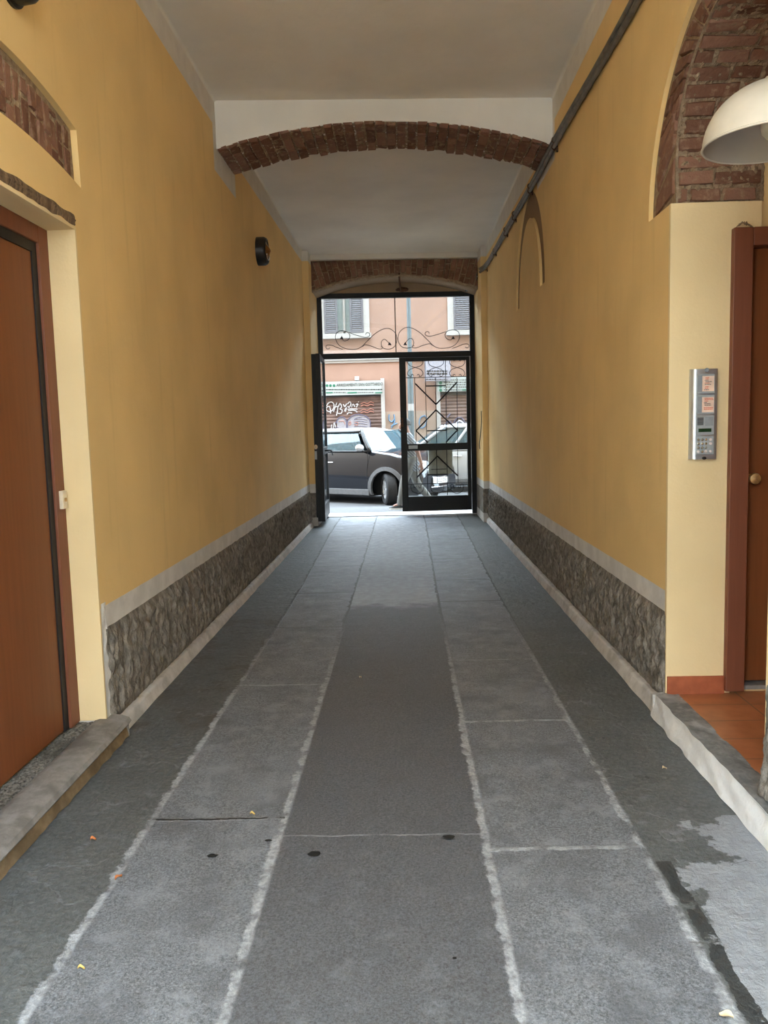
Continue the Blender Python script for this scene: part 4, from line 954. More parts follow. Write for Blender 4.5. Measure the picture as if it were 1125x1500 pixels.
for (x0, x1), zt in ((S1, 2.36), (S2, 2.34)):
    m_ = MB(); nz = 26
    pr = []
    for i in range(nz*4+1):
        z = zt*i/(nz*4); pr.append((0.018*math.sin(PI*((i % 4)/4))+0.004*(i % 4 == 0), z))
    m_.grid(1, nz*4, lambda u, v: (x0+(x1-x0)*u, FY-0.03-pr[round(v*nz*4)][0], pr[round(v*nz*4)][1]))
    rs = m_.build('roller_shutter', 'roller_brown', bd); roll.append(rs)
    m_ = MB(); m_.box((x0, FY-0.10, zt-0.07), (x1, FY-0.02, zt)); m_.build('shutter_box', 'gasket_black', rs)
    m_ = MB(); m_.box((x0-0.10, FY-0.10, 0), (x0, FY-0.01, zt+0.4)); m_.box((x1, FY-0.10, 0), (x1+0.10, FY-0.01, zt+0.4)); m_.build('shop_frame', 'street_white', bd)
def fpt(px, py, off): return on_plane(px, py, FY-off)
def stroke(m_, pts, r, off=0.062, org=None):
    path = [fpt(x, y, off) for x, y in pts]
    m_.tube([(p.x, FY-off, p.z) for p in smooth_path([Vector((q.x, 0, q.z)) for q in path], 4)], r, 5)
Z6 = lambda pts: [(474+x/12.5, 580+y/12.5) for x, y in pts]
m_ = MB()
for s_ in ([(60, 180), (90, 130), (150, 115), (190, 160), (180, 240), (120, 290), (60, 270), (50, 220), (110, 200), (130, 320)],
           [(180, 290), (220, 180), (245, 120)], [(200, 220), (260, 200), (240, 360)], [(270, 200), (300, 140), (330, 200), (300, 240), (340, 260), (320, 320), (260, 320)],
           [(360, 150), (390, 200), (420, 140)], [(380, 280), (420, 210), (400, 290)], [(440, 150), (480, 110), (500, 150), (470, 210), (440, 190)], [(510, 210), (540, 150), (570, 200)], [(590, 160), (630, 150), (600, 210)], [(635, 105), (640, 115)],
           [(440, 250), (520, 240), (620, 245)], [(450, 275), (540, 265), (600, 280)], [(430, 340), (460, 310), (520, 315)], [(600, 300), (620, 290)],
           [(140, 600), (150, 520)], [(180, 590), (195, 490), (220, 580)]): stroke(m_, Z6(s_), 0.016)
m_.build('graffiti', 'graffiti_white', roll[0])
def fill(m_, pts, off):
    q = [fpt(*p, off) for p in Z6(pts)]; m_.plate([[(p.x, p.z) for p in q]], FY-off-0.002, FY-off+0.02, XZ)
m_ = MB()
el = lambda cx_, cy_, rx, ry, a0=PI, a1=2*PI: [(cx_+rx*math.cos(a0+(a1-a0)*i/14), cy_+ry*math.sin(a0+(a1-a0)*i/14)) for i in range(15)]
fill(m_, el(330, 500, 85, 105) + [(415, 600), (250, 600)], 0.056); fill(m_, el(645, 500, 205, 150) + [(850, 600), (440, 600)], 0.056); m_.build('graffiti', 'graffiti_pale', roll[0])
m_ = MB()
stroke(m_, Z6(el(330, 500, 92, 115) + [(420, 600)]), 0.014); stroke(m_, Z6([(440, 600)] + el(645, 500, 212, 160) + [(855, 600)]), 0.014)
for yy in (420, 460, 500, 550): stroke(m_, Z6([(560, yy+15), (660, yy), (800, yy+20)]), 0.007)
stroke(m_, Z6([(560, 430), (620, 395), (700, 385)]), 0.008); stroke(m_, Z6([(230, 480), (180, 520), (220, 560), (280, 590)]), 0.009)
m_.build('graffiti', 'graffiti_violet', roll[0])
m_ = MB()
for yy in (120, 165, 245, 290): stroke(m_, Z6([(680, yy+25), (740, yy), (800, yy+20), (860, yy-10), (920, yy+12)]), 0.011)
stroke(m_, Z6([(470, 470), (500, 480), (490, 530), (460, 520), (470, 480)]), 0.009); stroke(m_, Z6([(570, 480), (630, 490), (610, 540), (560, 520)]), 0.009); stroke(m_, Z6([(280, 470), (360, 460), (390, 520)]), 0.008)
m_.build('graffiti', 'graffiti_red', roll[0])
m_ = MB()
for s_ in ([(570, 607), (570, 615), (574, 618), (578, 613)], [(577, 607), (578, 618), (573, 627)], [(573, 624), (582, 620)], [(621, 609), (616, 612), (614, 620), (617, 627), (623, 623), (625, 613), (621, 608)], [(594, 612), (598, 622), (604, 612)]): stroke(m_, s_, 0.018, 0.03)
m_.build('graffiti', 'graffiti_blue', bd)
m_ = MB()
for s_ in ([(652, 626), (655, 618), (660, 618), (662, 627)], [(662, 627), (668, 614), (676, 612), (682, 620), (686, 616)], [(655, 612), (660, 606)]): stroke(m_, s_, 0.02, 0.062)
m_.build('graffiti', 'graffiti_violet', roll[1])
m_ = MB(); stroke(m_, [(668, 622), (673, 617), (679, 622), (674, 626)], 0.04, 0.060); m_.build('graffiti', 'graffiti_pale', roll[1])

# shop sign of the left shutter
tg = thing('shop_sign', 'white shop sign with green roundels over the left roller shutter', 'sign', (-1.9, FY-0.1, 2.36))
m_ = MB(); m_.box((-3.2, FY-0.16, 2.33), (-0.60, FY-0.10, 2.70)); m_.build('board', 'sign_white', tg)
def ftext(m_, s_, px0, px1, py, hpx, off=0.164):
    a = fpt(px0, py, off); b = fpt(px1, py, off); h = hpx*(FY/F)
    m_.text(s_, h/0.72, lambda x, y, z: (a.x+x, FY-off-z, a.z+y), width=b.x-a.x)
m_ = MB(); ftext(m_, 'ARREDAMENTI SAN GOTTARDO', 492.8, 561, 566.3, 4.3); m_.build('lettering', 'sign_ink', tg)
for k, px in enumerate((479, 484, 489.2)):
    p = fpt(px, 564.8, 0.164); m_ = MB(); m_.lathe([(0.001, 0.004), (0.036, 0.004), (0.036, 0.0)], 18, tf=lambda x, y, z: (p.x+x, FY-0.16-z, p.z+y)); m_.build('roundel', 'sign_green', tg)
def small_line(m_, px0, px1, py, h=1.4, gap=1.0, w=(1.2, 3.5), off=0.164):
    x = px0
    while x < px1:
        ww = random.uniform(*w); a = fpt(x, py-h/2, off); b = fpt(min(px1, x+ww), py+h/2, off)
        m_.box((a.x, FY-off-0.001, b.z), (b.x, FY-off+0.004, a.z)); x += ww+gap
m_ = MB(); small_line(m_, 477.5, 560.5, 570.6, 1.5, 0.7); m_.build('small_lettering', 'sign_ink', tg)
for a_, b_ in ((489, 507), (524, 548)):
    m_ = MB(); small_line(m_, a_, b_, 575, 0.9, 0.8); m_.build('small_lettering', 'sign_ink', tg)
for a_, b_ in ((477.5, 487.5), (509, 523), (549.5, 560)):
    m_ = MB(); a = fpt(a_, 574.6, 0.164); b = fpt(b_, 575.9, 0.164); m_.box((a.x, FY-0.166, b.z), (b.x, FY-0.158, a.z)); m_.build('green_bar', 'sign_green', tg)
m_ = MB(); a = fpt(519.5, 551.5, 0.1); b = fpt(526, 557.2, 0.1); m_.box((a.x, FY-0.14, b.z), (b.x, FY, a.z)); tag(m_.build('house_number', 'street_white', bevel=0.01), 'small white box on the pink wall above the shop sign', 'box')
# sign of the right shutter
tg = thing('shop_sign', 'white shop sign with green symbols over the right roller shutter', 'sign', (2.5, FY-0.1, 2.34))
a = fpt(641, 553, 0.16)
m_ = MB(); m_.box((a.x, FY-0.16, 2.35), (4.4, FY-0.10, a.z)); m_.build('board', 'sign_white', tg)
for py in (560.8, 566, 571.5):
    m_ = MB(); p = fpt(645.5, py, 0.164); m_.lathe([(0.001, 0.004), (0.042, 0.004), (0.042, 0.0)], 16, tf=lambda x, y, z: (p.x+x, FY-0.16-z, p.z+y)); m_.build('roundel', 'sign_green', tg)
m_ = MB()
for py, x0 in ((556.5, 645), (560, 650), (563.5, 654), (567, 650), (571, 650)): small_line(m_, x0, 690, py, 1.3, 1.0)
m_.build('small_lettering', 'sign_ink', tg)
m_ = MB(); a = fpt(677, 570, 0.164); b = fpt(690, 571.8, 0.164); m_.box((a.x, FY-0.166, b.z), (b.x, FY-0.158, a.z)); m_.build('green_bar', 'sign_green', tg)
tg = thing('notice_board', 'lilac white notice board with dark lettering high beside the pole', 'sign', (0.9, FY-0.1, 2.7))
a = fpt(621.5, 527, 0.1); b = fpt(660, 557.5, 0.1)
m_ = MB(); m_.box((a.x, FY-0.22, b.z), (b.x, FY-0.18, a.z)); m_.build('board', 'sign_lilac', tg)
m_ = MB()
for py, h in ((543.5, 2.0), (547.5, 2.2)): small_line(m_, 625, 656, py, h, 0.8, (2, 5), 0.224)
small_line(m_, 624, 655, 555.5, 1.3, 0.8, (1.5, 4), 0.224); m_.build('lettering', 'sign_ink', tg)
tg = thing('street_pole', 'grey street pole standing before the pink building', 'pole', (0.19, 20.9, 0))
p = on_plane(602, 600, 20.9)
m_ = MB(); m_.lathe([(0.10, 0.0), (0.10, 0.05), (0.075, 0.08), (0.075, 2.75), (0.055, 2.85), (0.050, 6.5)], 18, tf=lambda x, y, z: (p.x+x, 20.9+y, z)); m_.build('shaft', 'pole_grey', tg, smooth='auto')
m_ = MB(); m_.lathe([(0.0775, 1.84), (0.0775, 2.02)], 18, tf=lambda x, y, z: (p.x+x, 20.9+y, z)); m_.build('sticker', 'street_white', tg, smooth=True)

# ------------------------------------------------------------------ cars
def lerp(t, tab):
    for (a, va), (b, vb) in zip(tab, tab[1:]):
        if t <= b: return va+(vb-va)*max(0, (t-a)/(b-a))
    return tab[-1][1]
def make_car(label, loc, rz, body_m, roof_m, kw):
    car = thing('car', label, 'car', loc, rz, local=True)
    Wd, fx, rx, wr = kw['w'], kw['fx'], kw['rx'], kw['wr']
    top = kw['top']; x0, x1 = top[0][0], top[-1][0]
    NX, NS = 90, 36
    def half(x, z):
        w = Wd
        if x > x1-0.85: w *= 1-0.30*((x-(x1-0.85))/0.85)**3
        if x < x0+0.5: w *= 1-0.16*((x0+0.5-x)/0.5)**2.5
        return w*(1-0.055*((z-0.55)/0.45)**2)
    def sec(x, s):                                 # s in -1..1 : right sill -> top -> left sill
        zt = lerp(x, top); zb = kw['zb'] + (0.10 if x > x1-0.05 else 0)
        a = abs(s); sg = -1 if s < 0 else 1
        rr = 0.09
        if a > 0.5:
            k = (a-0.5)/0.5; z = (zt-rr) + (zb-(zt-rr))*k; y = half(x, z)
        elif a > 0.36:
            k = (a-0.36)/0.14*PI/2; z = zt-rr+rr*math.cos(k); y = half(x, zt-rr)-rr+rr*math.sin(k)
        else:
            k = a/0.36; y = (half(x, zt-rr)-rr)*k; z = zt+0.035*(1-k*k)
        return (x, sg*y, z)
    def keep(u, v):
        x = x0+(x1-x0)*u; p = sec(x, -1+2*v)
        if abs(-1+2*v) < 0.45: return True
        return all((p[0]-q)**2+(p[2]-wr)**2 > (wr+0.075)**2 for q in (fx, rx))
    m_ = MB(); m_.grid(NX, NS, lambda u, v: sec(x0+(x1-x0)*u, -1+2*v), keep=keep)
    for xe in (x0, x1): m_.add([sec(xe, -1+2*i/NS) for i in range(NS+1)], [tuple(range(NS+1))])
    bd_ = m_.build('body', body_m, car, smooth='auto')
    m_ = MB(); m_.box((x0+0.25, -Wd*0.72, kw['zb']-0.02), (x1-0.35, Wd*0.72, 0.80))
    m_.box((x0+0.1, -Wd*0.9, kw['zb']-0.03), (fx-0.42, Wd*0.9, kw['zb']+0.01)); m_.build('underbody', 'underbody', car)
    # greenhouse
    gb, gt, zb_, zt_ = kw['gb'], kw['gt'], kw['belt'], kw['roof']
    def gh(x_k, side, k, ins=0.0):                 # k 0 belt .. 1 roof ; x_k 0 rear .. 1 front
        xa = gb[0]+(gb[1]-gb[0])*x_k; xb = gt[0]+(gt[1]-gt[0])*x_k
        bow = 0.06*math.sin(PI*k)
        y = (Wd*0.93)*(1-k)+(Wd*0.73)*k+bow*0.4-ins
        return (xa+(xb-xa)*k, side*y, zb_+(zt_-0.05-zb_)*k)
    for side, nm in ((-1, 'side_window'), (1, 'side_window')):
        for a, b in kw['win']:
            m_ = MB(); m_.grid(8, 8, lambda u, v: gh(a+(b-a)*u, side, 0.03+0.86*v, 0.012)); m_.build(nm, 'car_glass', car, smooth=True)
    def ws(u, v, fr):
        l = Vector(gh(fr, -1, 0.02+0.93*v)); r_ = Vector(gh(fr, 1, 0.02+0.93*v)); p = l+(r_-l)*u
        b = 0.17 if fr else -0.08
        p.x += b*math.sin(PI*u)*(1-0.35*v); return p
    m_ = MB(); m_.grid(14, 10, lambda u, v: ws(0.03+0.94*u, v, 1)); m_.build('windscreen', 'car_glass', car, smooth=True)
    m_ = MB(); m_.grid(14, 10, lambda u, v: ws(0.05+0.9*u, v, 0)); m_.build('rear_window', 'car_glass', car, smooth=True)
    m_ = MB()
    for side in (-1, 1):
        for k_ in kw['pil']: m_.tube([gh(k_, side, t/6, -0.004) for t in range(7)], 0.032 if 0 < k_ < 1 else 0.036, 8)
        m_.tube([gh(t/10, side, 0.93, -0.006) for t in range(11)], 0.026, 8); m_.tube([gh(t/10, side, 0.0, -0.004) for t in range(11)], 0.016, 8)
    m_.build('pillars', kw.get('pilm', 'black_plastic'), car, smooth=True)
    m_ = MB()
    def rf(u, v):
        s_ = -1+2*v; x = gt[0]-0.06+(gt[1]-gt[0]+0.10)*u; e = abs(s_)**3
        fe = 0.10*(max(0, (u-0.75)/0.25)**2+max(0, (0.2-u)/0.2)**2)
        xo = (0.10 if u > 0.5 else -0.06)*(1-s_*s_)*abs(2*u-1)
        return (x+xo, s_*(Wd*0.74), zt_-0.055*e-fe*0.8)
    m_.grid(16, 16, rf); m_.grid(16, 16, lambda u, v: tuple(Vector(rf(u, v))-Vector((0, 0, 0.035)))); m_.build('roof', roof_m, car, smooth=True)
    # seats and cabin seen through the glass
    m_ = MB()
    for sx in (0.05, -0.85):
        for sy in (-0.36, 0.36): m_.box((sx-0.35, sy-0.22, 0.55), (sx-0.20, sy+0.22, 1.18))
    m_.build('seats', 'trim_grey', car, bevel=0.05)
    # wheels
    for wx, st in ((fx, kw['steer']), (rx, 0.0)):
        for side in (-1, 1):
            c, sn = math.cos(st), math.sin(st); yc = side*(Wd-0.115)
            def tw(x, y, z, c=c, sn=sn, yc=yc, wx=wx, side=side):   # lathe axis -> wheel axis (local y)
                lx_, ly_ = x, z*side
                return (wx+lx_*c-ly_*sn, yc+lx_*sn+ly_*c, wr+y)
            m_ = MB(); m_.lathe([(wr*0.64, -0.10), (wr*0.9, -0.105), (wr*0.985, -0.085), (wr, -0.05), (wr, 0.05), (wr*0.985, 0.085), (wr*0.9, 0.105), (wr*0.64, 0.10)], 44, tf=tw)
            for g_ in (-0.055, -0.02, 0.02, 0.055): m_.lathe([(wr+0.001, g_-0.004), (wr+0.003, g_), (wr+0.001, g_+0.004)], 44, tf=tw)
            ty = m_.build('tyre', 'tyre', car, smooth='auto')
            m_ = MB(); m_.lathe([(wr*0.66, -0.09), (wr*0.66, 0.085), (wr*0.60, 0.09), (wr*0.56, 0.05), (0.001, 0.05)], 32, tf=tw)
            for k in range(5):
                a = 2*PI*k/5
                m_.hexa([tw(*q) for q in [(math.cos(a+d)*r_, math.sin(a+d)*r_, z_) for z_ in (0.05, 0.09) for r_, d in ((0.04, -0.5), (wr*0.6, -0.13), (wr*0.6, 0.13), (0.04, 0.5))]])
            m_.build('rim', 'car_silver', ty, smooth='auto')
            m_ = MB(); ra, rb = wr+0.055, wr+0.135
            pts = [PI*(-0.13)+PI*1.26*i/26 for i in range(27)]
            vs = []
            for a in pts:
                for r_, o in ((ra, -0.03), (ra, 0.022), (rb, 0.020), (rb, -0.01)):
                    x = wx+r_*math.cos(a); z = wr+r_*math.sin(a); vs.append((x, side*(half(x, min(z, 0.85))+o), max(z, kw['zb'])))
            m_.add(vs, [(i*4+k, i*4+(k+1) % 4, (i+1)*4+(k+1) % 4, (i+1)*4+k) for i in range(26) for k in range(4)]); m_.build('wheel_arch', kw['arch'], car, smooth='auto')
    for side in (-1, 1):
        m_ = MB(); m_.box((rx+wr+0.10, side*(Wd-0.03), kw['zb']-0.01), (fx-wr-0.10, side*(Wd+0.012), kw['zb']+0.115)); m_.build('sill', kw['arch'], car, bevel=0.012)
        mx = gb[1]-0.12
        m_ = MB(); m_.grid(12, 10, lambda u, v: (mx+0.075*math.cos(2*PI*u)*math.sin(PI*v), side*(Wd+0.12)+0.11*math.cos(PI*v)*-side, zb_+0.075+0.075*math.sin(2*PI*u)*math.sin(PI*v))); mr = m_.build('mirror', roof_m, car, smooth=True)
        m_ = MB(); m_.tube([(mx+0.02, side*(Wd*0.90), zb_-0.03), (mx+0.01, side*(Wd+0.06), zb_+0.02)], 0.022, 8); m_.build('mirror_arm', 'black_plastic', mr, smooth=True)
        m_ = MB(); hx = gb[1]-1.15; hy = side*(half(hx, 0.83)+0.015); m_.tube([(hx, hy-side*0.015, 0.84), (hx+0.03, hy, 0.84), (hx+0.16, hy, 0.845), (hx+0.19, hy-side*0.015, 0.845)], 0.013, 8); m_.build('door_handle', 'chrome', car, smooth=True)
        m_ = MB()
        for dx in (gb[1]-0.02, gb[1]-1.28):
            m_.tube([(dx-0.10*0, side*(half(dx, 0.80)+0.001), zb_-0.02), (dx-0.03, side*(half(dx, 0.55)+0.001), 0.55), (dx+0.0, side*(half(dx, 0.34)+0.001), 0.34)], 0.004, 5)
        m_.build('door_gap', 'gasket_black', car)
        # headlight: oval on the nose corner
        hx = x1-0.22; hyy = Wd*0.66
        m_ = MB()
        nrm = Vector((0.80, side*0.50, 0.32)).normalized(); uu = nrm.cross(Vector((0, 0, 1))).normalized(); vv = uu.cross(nrm)
        c_ = Vector((hx+0.07, side*(hyy-0.02), kw['hz']))
        m_.lathe([(0.13, -0.10), (0.135, 0.0), (0.11, 0.03), (0.06, 0.05), (0.001, 0.056)], 24, tf=lambda x, y, z: tuple(c_+uu*x+vv*y*1.1+nrm*z)); hl = m_.build('headlight', 'headlamp', car, smooth='auto')
        m_ = MB(); m_.lathe([(0.130, -0.06), (0.152, 0.0), (0.145, 0.014), (0.132, 0.012)], 24, tf=lambda x, y, z: tuple(c_+uu*x+vv*y*1.1+nrm*z)); m_.build('headlight_ring', 'chrome', hl, smooth='auto')
    # grille with horizontal bars, plate, bumper
    nose = lambda y, o: (x1+o-0.16*(y/0.6)**2, y)
    m_ = MB(); m_.grid(16, 6, lambda u, v: (nose((-0.46+0.92*u)*(1-0.20*abs(2*v-1)**2), 0.010)[0], (-0.46+0.92*u)*(1-0.20*abs(2*v-1)**2), kw['gz']-0.02+0.20*v)); gr = m_.build('grille', 'underbody', car, smooth=True)
    m_ = MB()
    for k in range(5):
        z = kw['gz']+0.005+0.038*k; wdt = 0.46*(1-0.20*abs(2*k/4.0-1)**2); m_.tube([(nose(-wdt+2*wdt*i/12, 0.018)[0], -wdt+2*wdt*i/12, z) for i in range(13)], 0.009, 6)
    m_.tube([(nose(0.49*math.cos(2*PI*i/28), 0.016)[0], 0.49*math.cos(2*PI*i/28), kw['gz']+0.08+0.135*math.sin(2*PI*i/28)) for i in range(28)], 0.013, 6, closed=True)
    m_.build('grille_bars', 'chrome', gr, smooth=True)
    m_ = MB(); m_.box((x1+0.012, -0.26, kw['gz']-0.17), (x1+0.03, 0.26, kw['gz']-0.06)); pt_ = m_.build('number_plate', 'white_paint', car)
    m_ = MB(); m_.text('0Z78', 0.11, lambda x, y, z: (x1+0.031+z, -0.10+x*1.0, kw['gz']-0.152+y), width=0.30); m_.build('lettering', 'sign_ink', pt_)
    m_ = MB(); m_.grid(20, 8, lambda u, v: (nose(-0.72+1.44*u, 0.012+0.03*math.sin(PI*v))[0]-0.09*abs(2*u-1)**3, -0.72+1.44*u, 0.22+0.22*v)); m_.build('bumper', kw['bump'], car, smooth=True)
    m_ = MB(); m_.tube([(nose(-0.70+1.4*i/16, 0.035)[0]-0.09*abs(2*i/16-1)**3, -0.70+1.4*i/16, 0.33) for i in range(17)], 0.012, 6); m_.build('bumper_trim', 'chrome', car, smooth=True)
    return car
mini = dict(w=0.86, fx=1.22, rx=-1.28, wr=0.315, zb=0.19, belt=1.07, roof=1.55, gb=(-1.78, 0.80), gt=(-1.58, 0.46), win=((0.06, 0.33), (0.37, 0.94)), pil=(0, 0.35, 1.0),
            top=[(-1.92, 0.66), (-1.88, 1.0), (-1.75, 1.08), (0.6, 1.08), (0.85, 1.085), (1.3, 1.03), (1.62, 0.95), (1.80, 0.84), (1.90, 0.70), (1.94, 0.55)],
            steer=-0.70, arch='trim_grey', hz=0.76, gz=0.57, bump='car_black')
th = math.radians(-36)
d_ = Vector((math.cos(th), math.sin(th))); nl = Vector((-math.sin(th), math.cos(th)))
wheel = Vector((-0.33, 15.95))                    # front right wheel stands here
c0 = wheel - d_*1.22 + nl*(0.86-0.115)
make_car('black hatchback with roof coloured pale for reflected sky and grey wheel arches seen through the open gate half', (c0.x, c0.y, -0.12), th, 'car_black', 'car_silver', mini)  # silver roof colour stands in for bright sky reflected on it
hatch = dict(w=0.87, fx=1.30, rx=-1.25, wr=0.31, zb=0.20, belt=0.98, roof=1.60, gb=(-1.85, 0.95), gt=(-1.55, 0.15), win=((0.05, 0.36), (0.40, 0.66), (0.69, 0.95)), pil=(0, 0.38, 0.675, 1.0), pilm='car_white',
             top=[(-1.98, 0.60), (-1.95, 0.92), (-1.80, 0.98), (0.8, 0.985), (1.0, 0.99), (1.5, 0.93), (1.82, 0.82), (1.95, 0.68), (2.0, 0.5)],
             steer=0.0, arch='trim_grey', hz=0.72, gz=0.55, bump='car_white')
make_car('pale grey car parked beyond, seen through the closed glazed gate leaf', (1.12, 19.45, -0.12), PI, 'car_white', 'car_white', hatch)

# ------------------------------------------------------------------ pedestrian
pers = thing('person', 'grey-haired man in a striped grey shirt walking left outside the gate', 'person', (0.10, 14.0, -0.012))
def skin_mesh(name, chains, mt, parent, sub=2, root=0, base=(0.10, 14.0, -0.012)):
    """chains: lists of (id, xyz, radius); an id already used joins the chain there"""
    ids, vs, rs, es = {}, [], [], []
    for ch in chains:
        last = None
        for it in ch:
            k = it[0]
            if k not in ids:
                ids[k] = len(vs); vs.append(it[1]); rs.append(it[2])
            if last is not None: es.append((last, ids[k]))
            last = ids[k]
    me = bpy.data.meshes.new('bones'); me.from_pydata(vs, es, [])
    o = bpy.data.objects.new('bones', me); COL.objects.link(o)
    sk = o.modifiers.new('skin', 'SKIN'); sk.use_smooth_shade = True
    if not me.skin_vertices:
        bm = bmesh.new(); bm.from_mesh(me); bm.verts.layers.skin.verify(); bm.to_mesh(me); bm.free()
    for i, r in enumerate(rs):
        sv = me.skin_vertices[0].data[i]; sv.radius = (r, r) if not isinstance(r, tuple) else r; sv.use_root = (i == root)
    sb = o.modifiers.new('sub', 'SUBSURF'); sb.levels = sub; sb.render_levels = sub
    dg = bpy.context.evaluated_depsgraph_get(); dg.update()
    m2 = bpy.data.meshes.new_from_object(o.evaluated_get(dg))
    bpy.data.objects.remove(o); bpy.data.meshes.remove(me)
    m2.name = name; m2.materials.clear(); m2.materials.append(MATS[mt])
    m2.polygons.foreach_set('use_smooth', [True]*len(m2.polygons))
    r_ = bpy.data.objects.new(name, m2); COL.objects.link(r_); r_.parent = parent
    return r_
# local coordinates: x forward is minus x (walking left), y depth, z up
HIP = (0.03, 0, 0.86); CH = (-0.02, 0, 1.16); NK = (-0.07, 0, 1.36); HD = (-0.115, 0, 1.50)
arm = {}
body = [[('pel', HIP, 0.085), ('waist', (0.01, 0, 1.0), 0.085), ('chest', CH, 0.11), ('neckb', (-0.055, 0, 1.31), 0.07), ('neck', (-0.075, 0, 1.37), 0.052), ('skull', (-0.095, 0, 1.46), 0.082), ('crown', (-0.09, 0, 1.545), 0.072)],
        [('skull', 0, 0), ('face', (-0.155, 0, 1.435), 0.050)], [('face', 0, 0), ('nose', (-0.195, 0, 1.448), 0.014)], [('face', 0, 0), ('chin', (-0.165, 0, 1.385), 0.030)],
        [('skull', 0, 0), ('earr', (-0.085, -0.088, 1.455), 0.018)], [('skull', 0, 0), ('earl', (-0.085, 0.088, 1.455), 0.018)]]
def arm_chain(t, s, sh, el_, wr_, dirn):
    body.append([('chest', 0, 0), ('sh'+t, sh, 0.062), ('el'+t, el_, 0.042), ('wr'+t, wr_, 0.028), ('palm'+t, tuple(Vector(wr_)+Vector(dirn)*0.06), 0.030), ('kn'+t, tuple(Vector(wr_)+Vector(dirn)*0.095), 0.026)])
    d = Vector(dirn); side = Vector((0.75, 0, 0.3)).normalized()
    side = (side-d*side.dot(d)).normalized()
    for k, (o, ln) in enumerate(((-0.027, 0.062), (-0.009, 0.076), (0.009, 0.072), (0.027, 0.056))):
        b = Vector(wr_)+d*0.10+side*o; cu = Vector((-0.25, 0, -0.1))
        body.append([('kn'+t, 0, 0), (t+'f%da' % k, tuple(b), 0.010), (t+'f%db' % k, tuple(b+d*ln*0.5), 0.009), (t+'f%dc' % k, tuple(b+d*ln*0.85+cu*0.10), 0.0075)])
    b = Vector(wr_)+d*0.03-side*0.03
    body.append([('palm'+t, 0, 0), (t+'t0', tuple(b-side*0.008), 0.012), (t+'t1', tuple(b-side*0.022+d*0.03), 0.010), (t+'t2', tuple(b-side*0.026+d*0.055), 0.008)])
arm_chain('R', -1, (-0.035, -0.185, 1.265), (0.115, -0.225, 1.03), (0.18, -0.23, 0.80), (0.12, -0.02, -0.99))
arm_chain('L', 1, (-0.035, 0.185, 1.265), (0.02, 0.23, 1.01), (-0.05, 0.21, 0.79), (-0.30, -0.05, -0.95))
legs = {'F': (-1, (0.00, -0.09, 0.80), (-0.13, -0.09, 0.47), (-0.20, -0.09, 0.09)), 'B': (1, (0.03, 0.09, 0.80), (0.09, 0.09, 0.46), (0.32, 0.09, 0.16))}
for t, (s, a, b, c) in legs.items():
    body.append([('pel', 0, 0), ('th'+t, a, 0.066), ('kn'+t+'e', b, 0.048), ('an'+t, c, 0.034)])
    toe = (-0.13, 0, -0.05) if t == 'F' else (-0.08, 0, -0.10)
    body.append([('an'+t, 0, 0), ('toe'+t, tuple(Vector(c)+Vector(toe)), 0.034)])
skin_mesh('body', body, 'skin', pers)
shirt_ch = [[('hem', (0.045, 0, 0.64), 0.155), ('hem2', (0.04, 0, 0.73), 0.160), ('pel', (0.03, 0, 0.82), 0.158), ('waist', (0.01, 0, 1.0), 0.148), ('chest', CH, 0.158), ('neckb', (-0.05, 0, 1.29), 0.085), ('col', (-0.065, 0, 1.335), 0.062)],
            [('chest', 0, 0), ('shR', (-0.035, -0.185, 1.265), 0.078), ('elR', (0.075, -0.215, 1.09), 0.066)],
            [('chest', 0, 0), ('shL', (-0.035, 0.185, 1.265), 0.078), ('elL', (-0.055, 0.212, 1.07), 0.066)]]
skin_mesh('shirt', shirt_ch, 'shirt', pers)
tr = [[('pel', (0.03, 0, 0.84), 0.138), ('pel2', (0.025, 0, 0.96), 0.13), ('pel3', (0.02, 0, 1.04), 0.12)]]
for t, (s, a, b, c) in legs.items():
    tr.append([('pel', 0, 0), ('th'+t, a, 0.105), ('kn'+t, b, 0.076), ('cf'+t, tuple((Vector(b)+Vector(c))/2), 0.070), ('an'+t, tuple(Vector(c)+Vector((0, 0, 0.0))), 0.064), ('hm'+t, tuple(Vector(c)+Vector((0.005, 0, -0.035))), 0.06)])
skin_mesh('trousers', tr, 'trousers', pers)
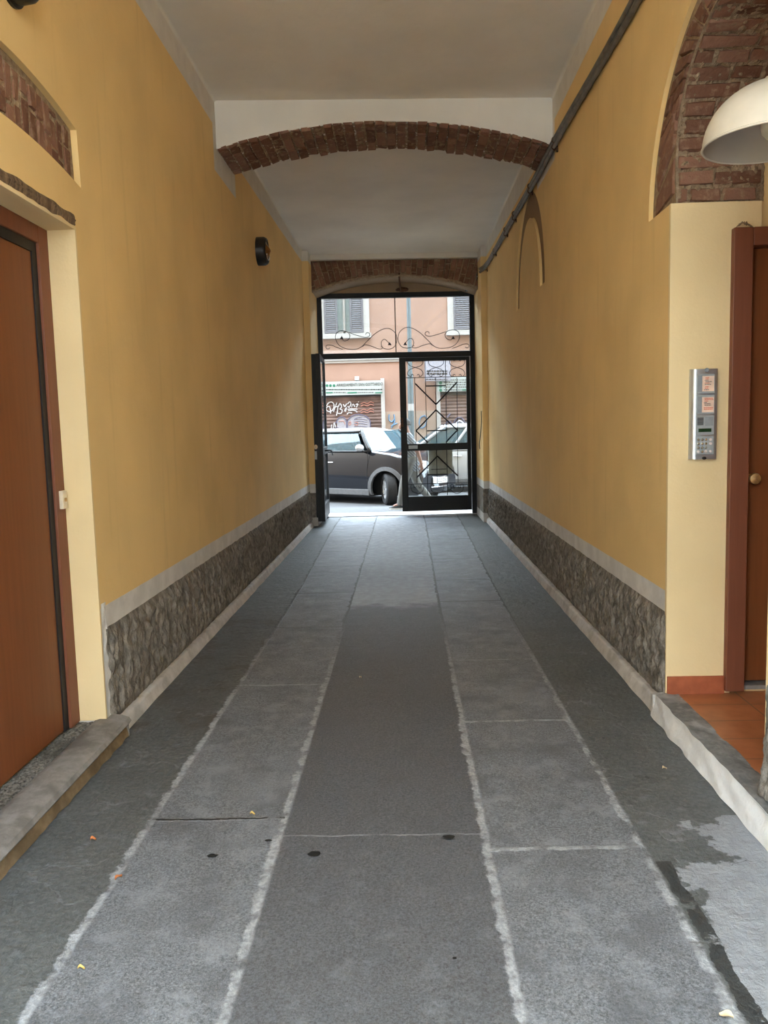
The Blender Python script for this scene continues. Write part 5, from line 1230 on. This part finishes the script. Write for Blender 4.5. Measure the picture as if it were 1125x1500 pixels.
for t, (s, a, b, c) in legs.items():
    c = Vector(c); tilt = 0.0 if t == 'F' else 0.75
    def sh(x, y, z, c=c, tilt=tilt):
        X, Z = x*math.cos(tilt)-z*math.sin(tilt), -x*math.sin(tilt)+z*math.cos(tilt)
        return (0.10+c.x+(x*math.cos(tilt)+z*math.sin(tilt)), 14.0+c.y+y, -0.012+c.z+(x*math.sin(tilt)+z*math.cos(tilt)))
    m_ = MB()
    def shoe(u, v):
        x = 0.075-0.275*u; w = 0.043*math.sin(PI*min(1, 0.12+0.86*u))**0.45; hgt = 0.095-0.05*u-0.03*u*u
        a = PI*v; return sh(x, w*math.cos(a), -0.068+max(0.0, hgt)*math.sin(a))
    m_.grid(14, 10, shoe); so = m_.build('shoe', 'shoe_dark', pers, smooth=True)
    m_ = MB()
    prof_ = [(0.075-0.275*k/14, 0.047*math.sin(PI*min(1, 0.12+0.86*k/14))**0.45) for k in range(15)]
    ol = [(x, w) for x, w in prof_]+[(x, -w) for x, w in reversed(prof_)]
    m_.plate([ol], -0.09, -0.064, lambda u, v, w: sh(u, v, w)); m_.build('sole', 'shoe_white', so)
m_ = MB()
def hair(u, v):
    a = 2*PI*u; k = PI*0.62*v
    r = 0.097+0.006*noise.noise(Vector((math.cos(a)*4, math.sin(a)*4, v*6)))
    x = -0.085+r*math.sin(k)*math.cos(a)*1.05; y = r*math.sin(k)*math.sin(a)*0.98; z = 1.492+r*math.cos(k)*1.02
    if math.cos(a) < -0.25: z = max(z, 1.492+0.018-0.02*math.cos(a)); 
    return (0.10+x, 14.0+y, -0.012+z)
m_.grid(28, 12, hair); m_.build('hair', 'hair_grey', pers, smooth=True)

# ------------------------------------------------------------------ light
w = bpy.data.worlds.new('sky'); bpy.context.scene.world = w; w.use_nodes = True
nt = w.node_tree; bg = nt.nodes['Background']
tc = nt.nodes.new('ShaderNodeTexCoord'); sp = nt.nodes.new('ShaderNodeSeparateXYZ'); nt.links.new(tc.outputs['Generated'], sp.inputs[0])
cr = nt.nodes.new('ShaderNodeValToRGB'); mr = nt.nodes.new('ShaderNodeMapRange'); mr.inputs[1].default_value = -1; mr.inputs[2].default_value = 1
nt.links.new(sp.outputs[2], mr.inputs[0]); nt.links.new(mr.outputs[0], cr.inputs[0])
e = cr.color_ramp.elements; e[0].position = 0.49; e[0].color = (0.10, 0.10, 0.10, 1); e[1].position = 0.52; e[1].color = (0.72, 0.87, 1.0, 1)
q = cr.color_ramp.elements.new(1.0); q.color = (0.74, 0.88, 1.0, 1)
nt.links.new(cr.outputs[0], bg.inputs[0]); bg.inputs[1].default_value = 3.6
sc = bpy.context.scene
sc.view_settings.view_transform = 'Standard'; sc.view_settings.look = 'None'; sc.view_settings.gamma = 1.0; sc.view_settings.use_curve_mapping = False
sc.view_settings.exposure = 2.72
try:
    sc.cycles.use_denoising = True; sc.cycles.max_bounces = 14; sc.cycles.diffuse_bounces = 10; sc.cycles.transparent_max_bounces = 16
    sc.cycles.sample_clamp_indirect = 6.0
except Exception: pass
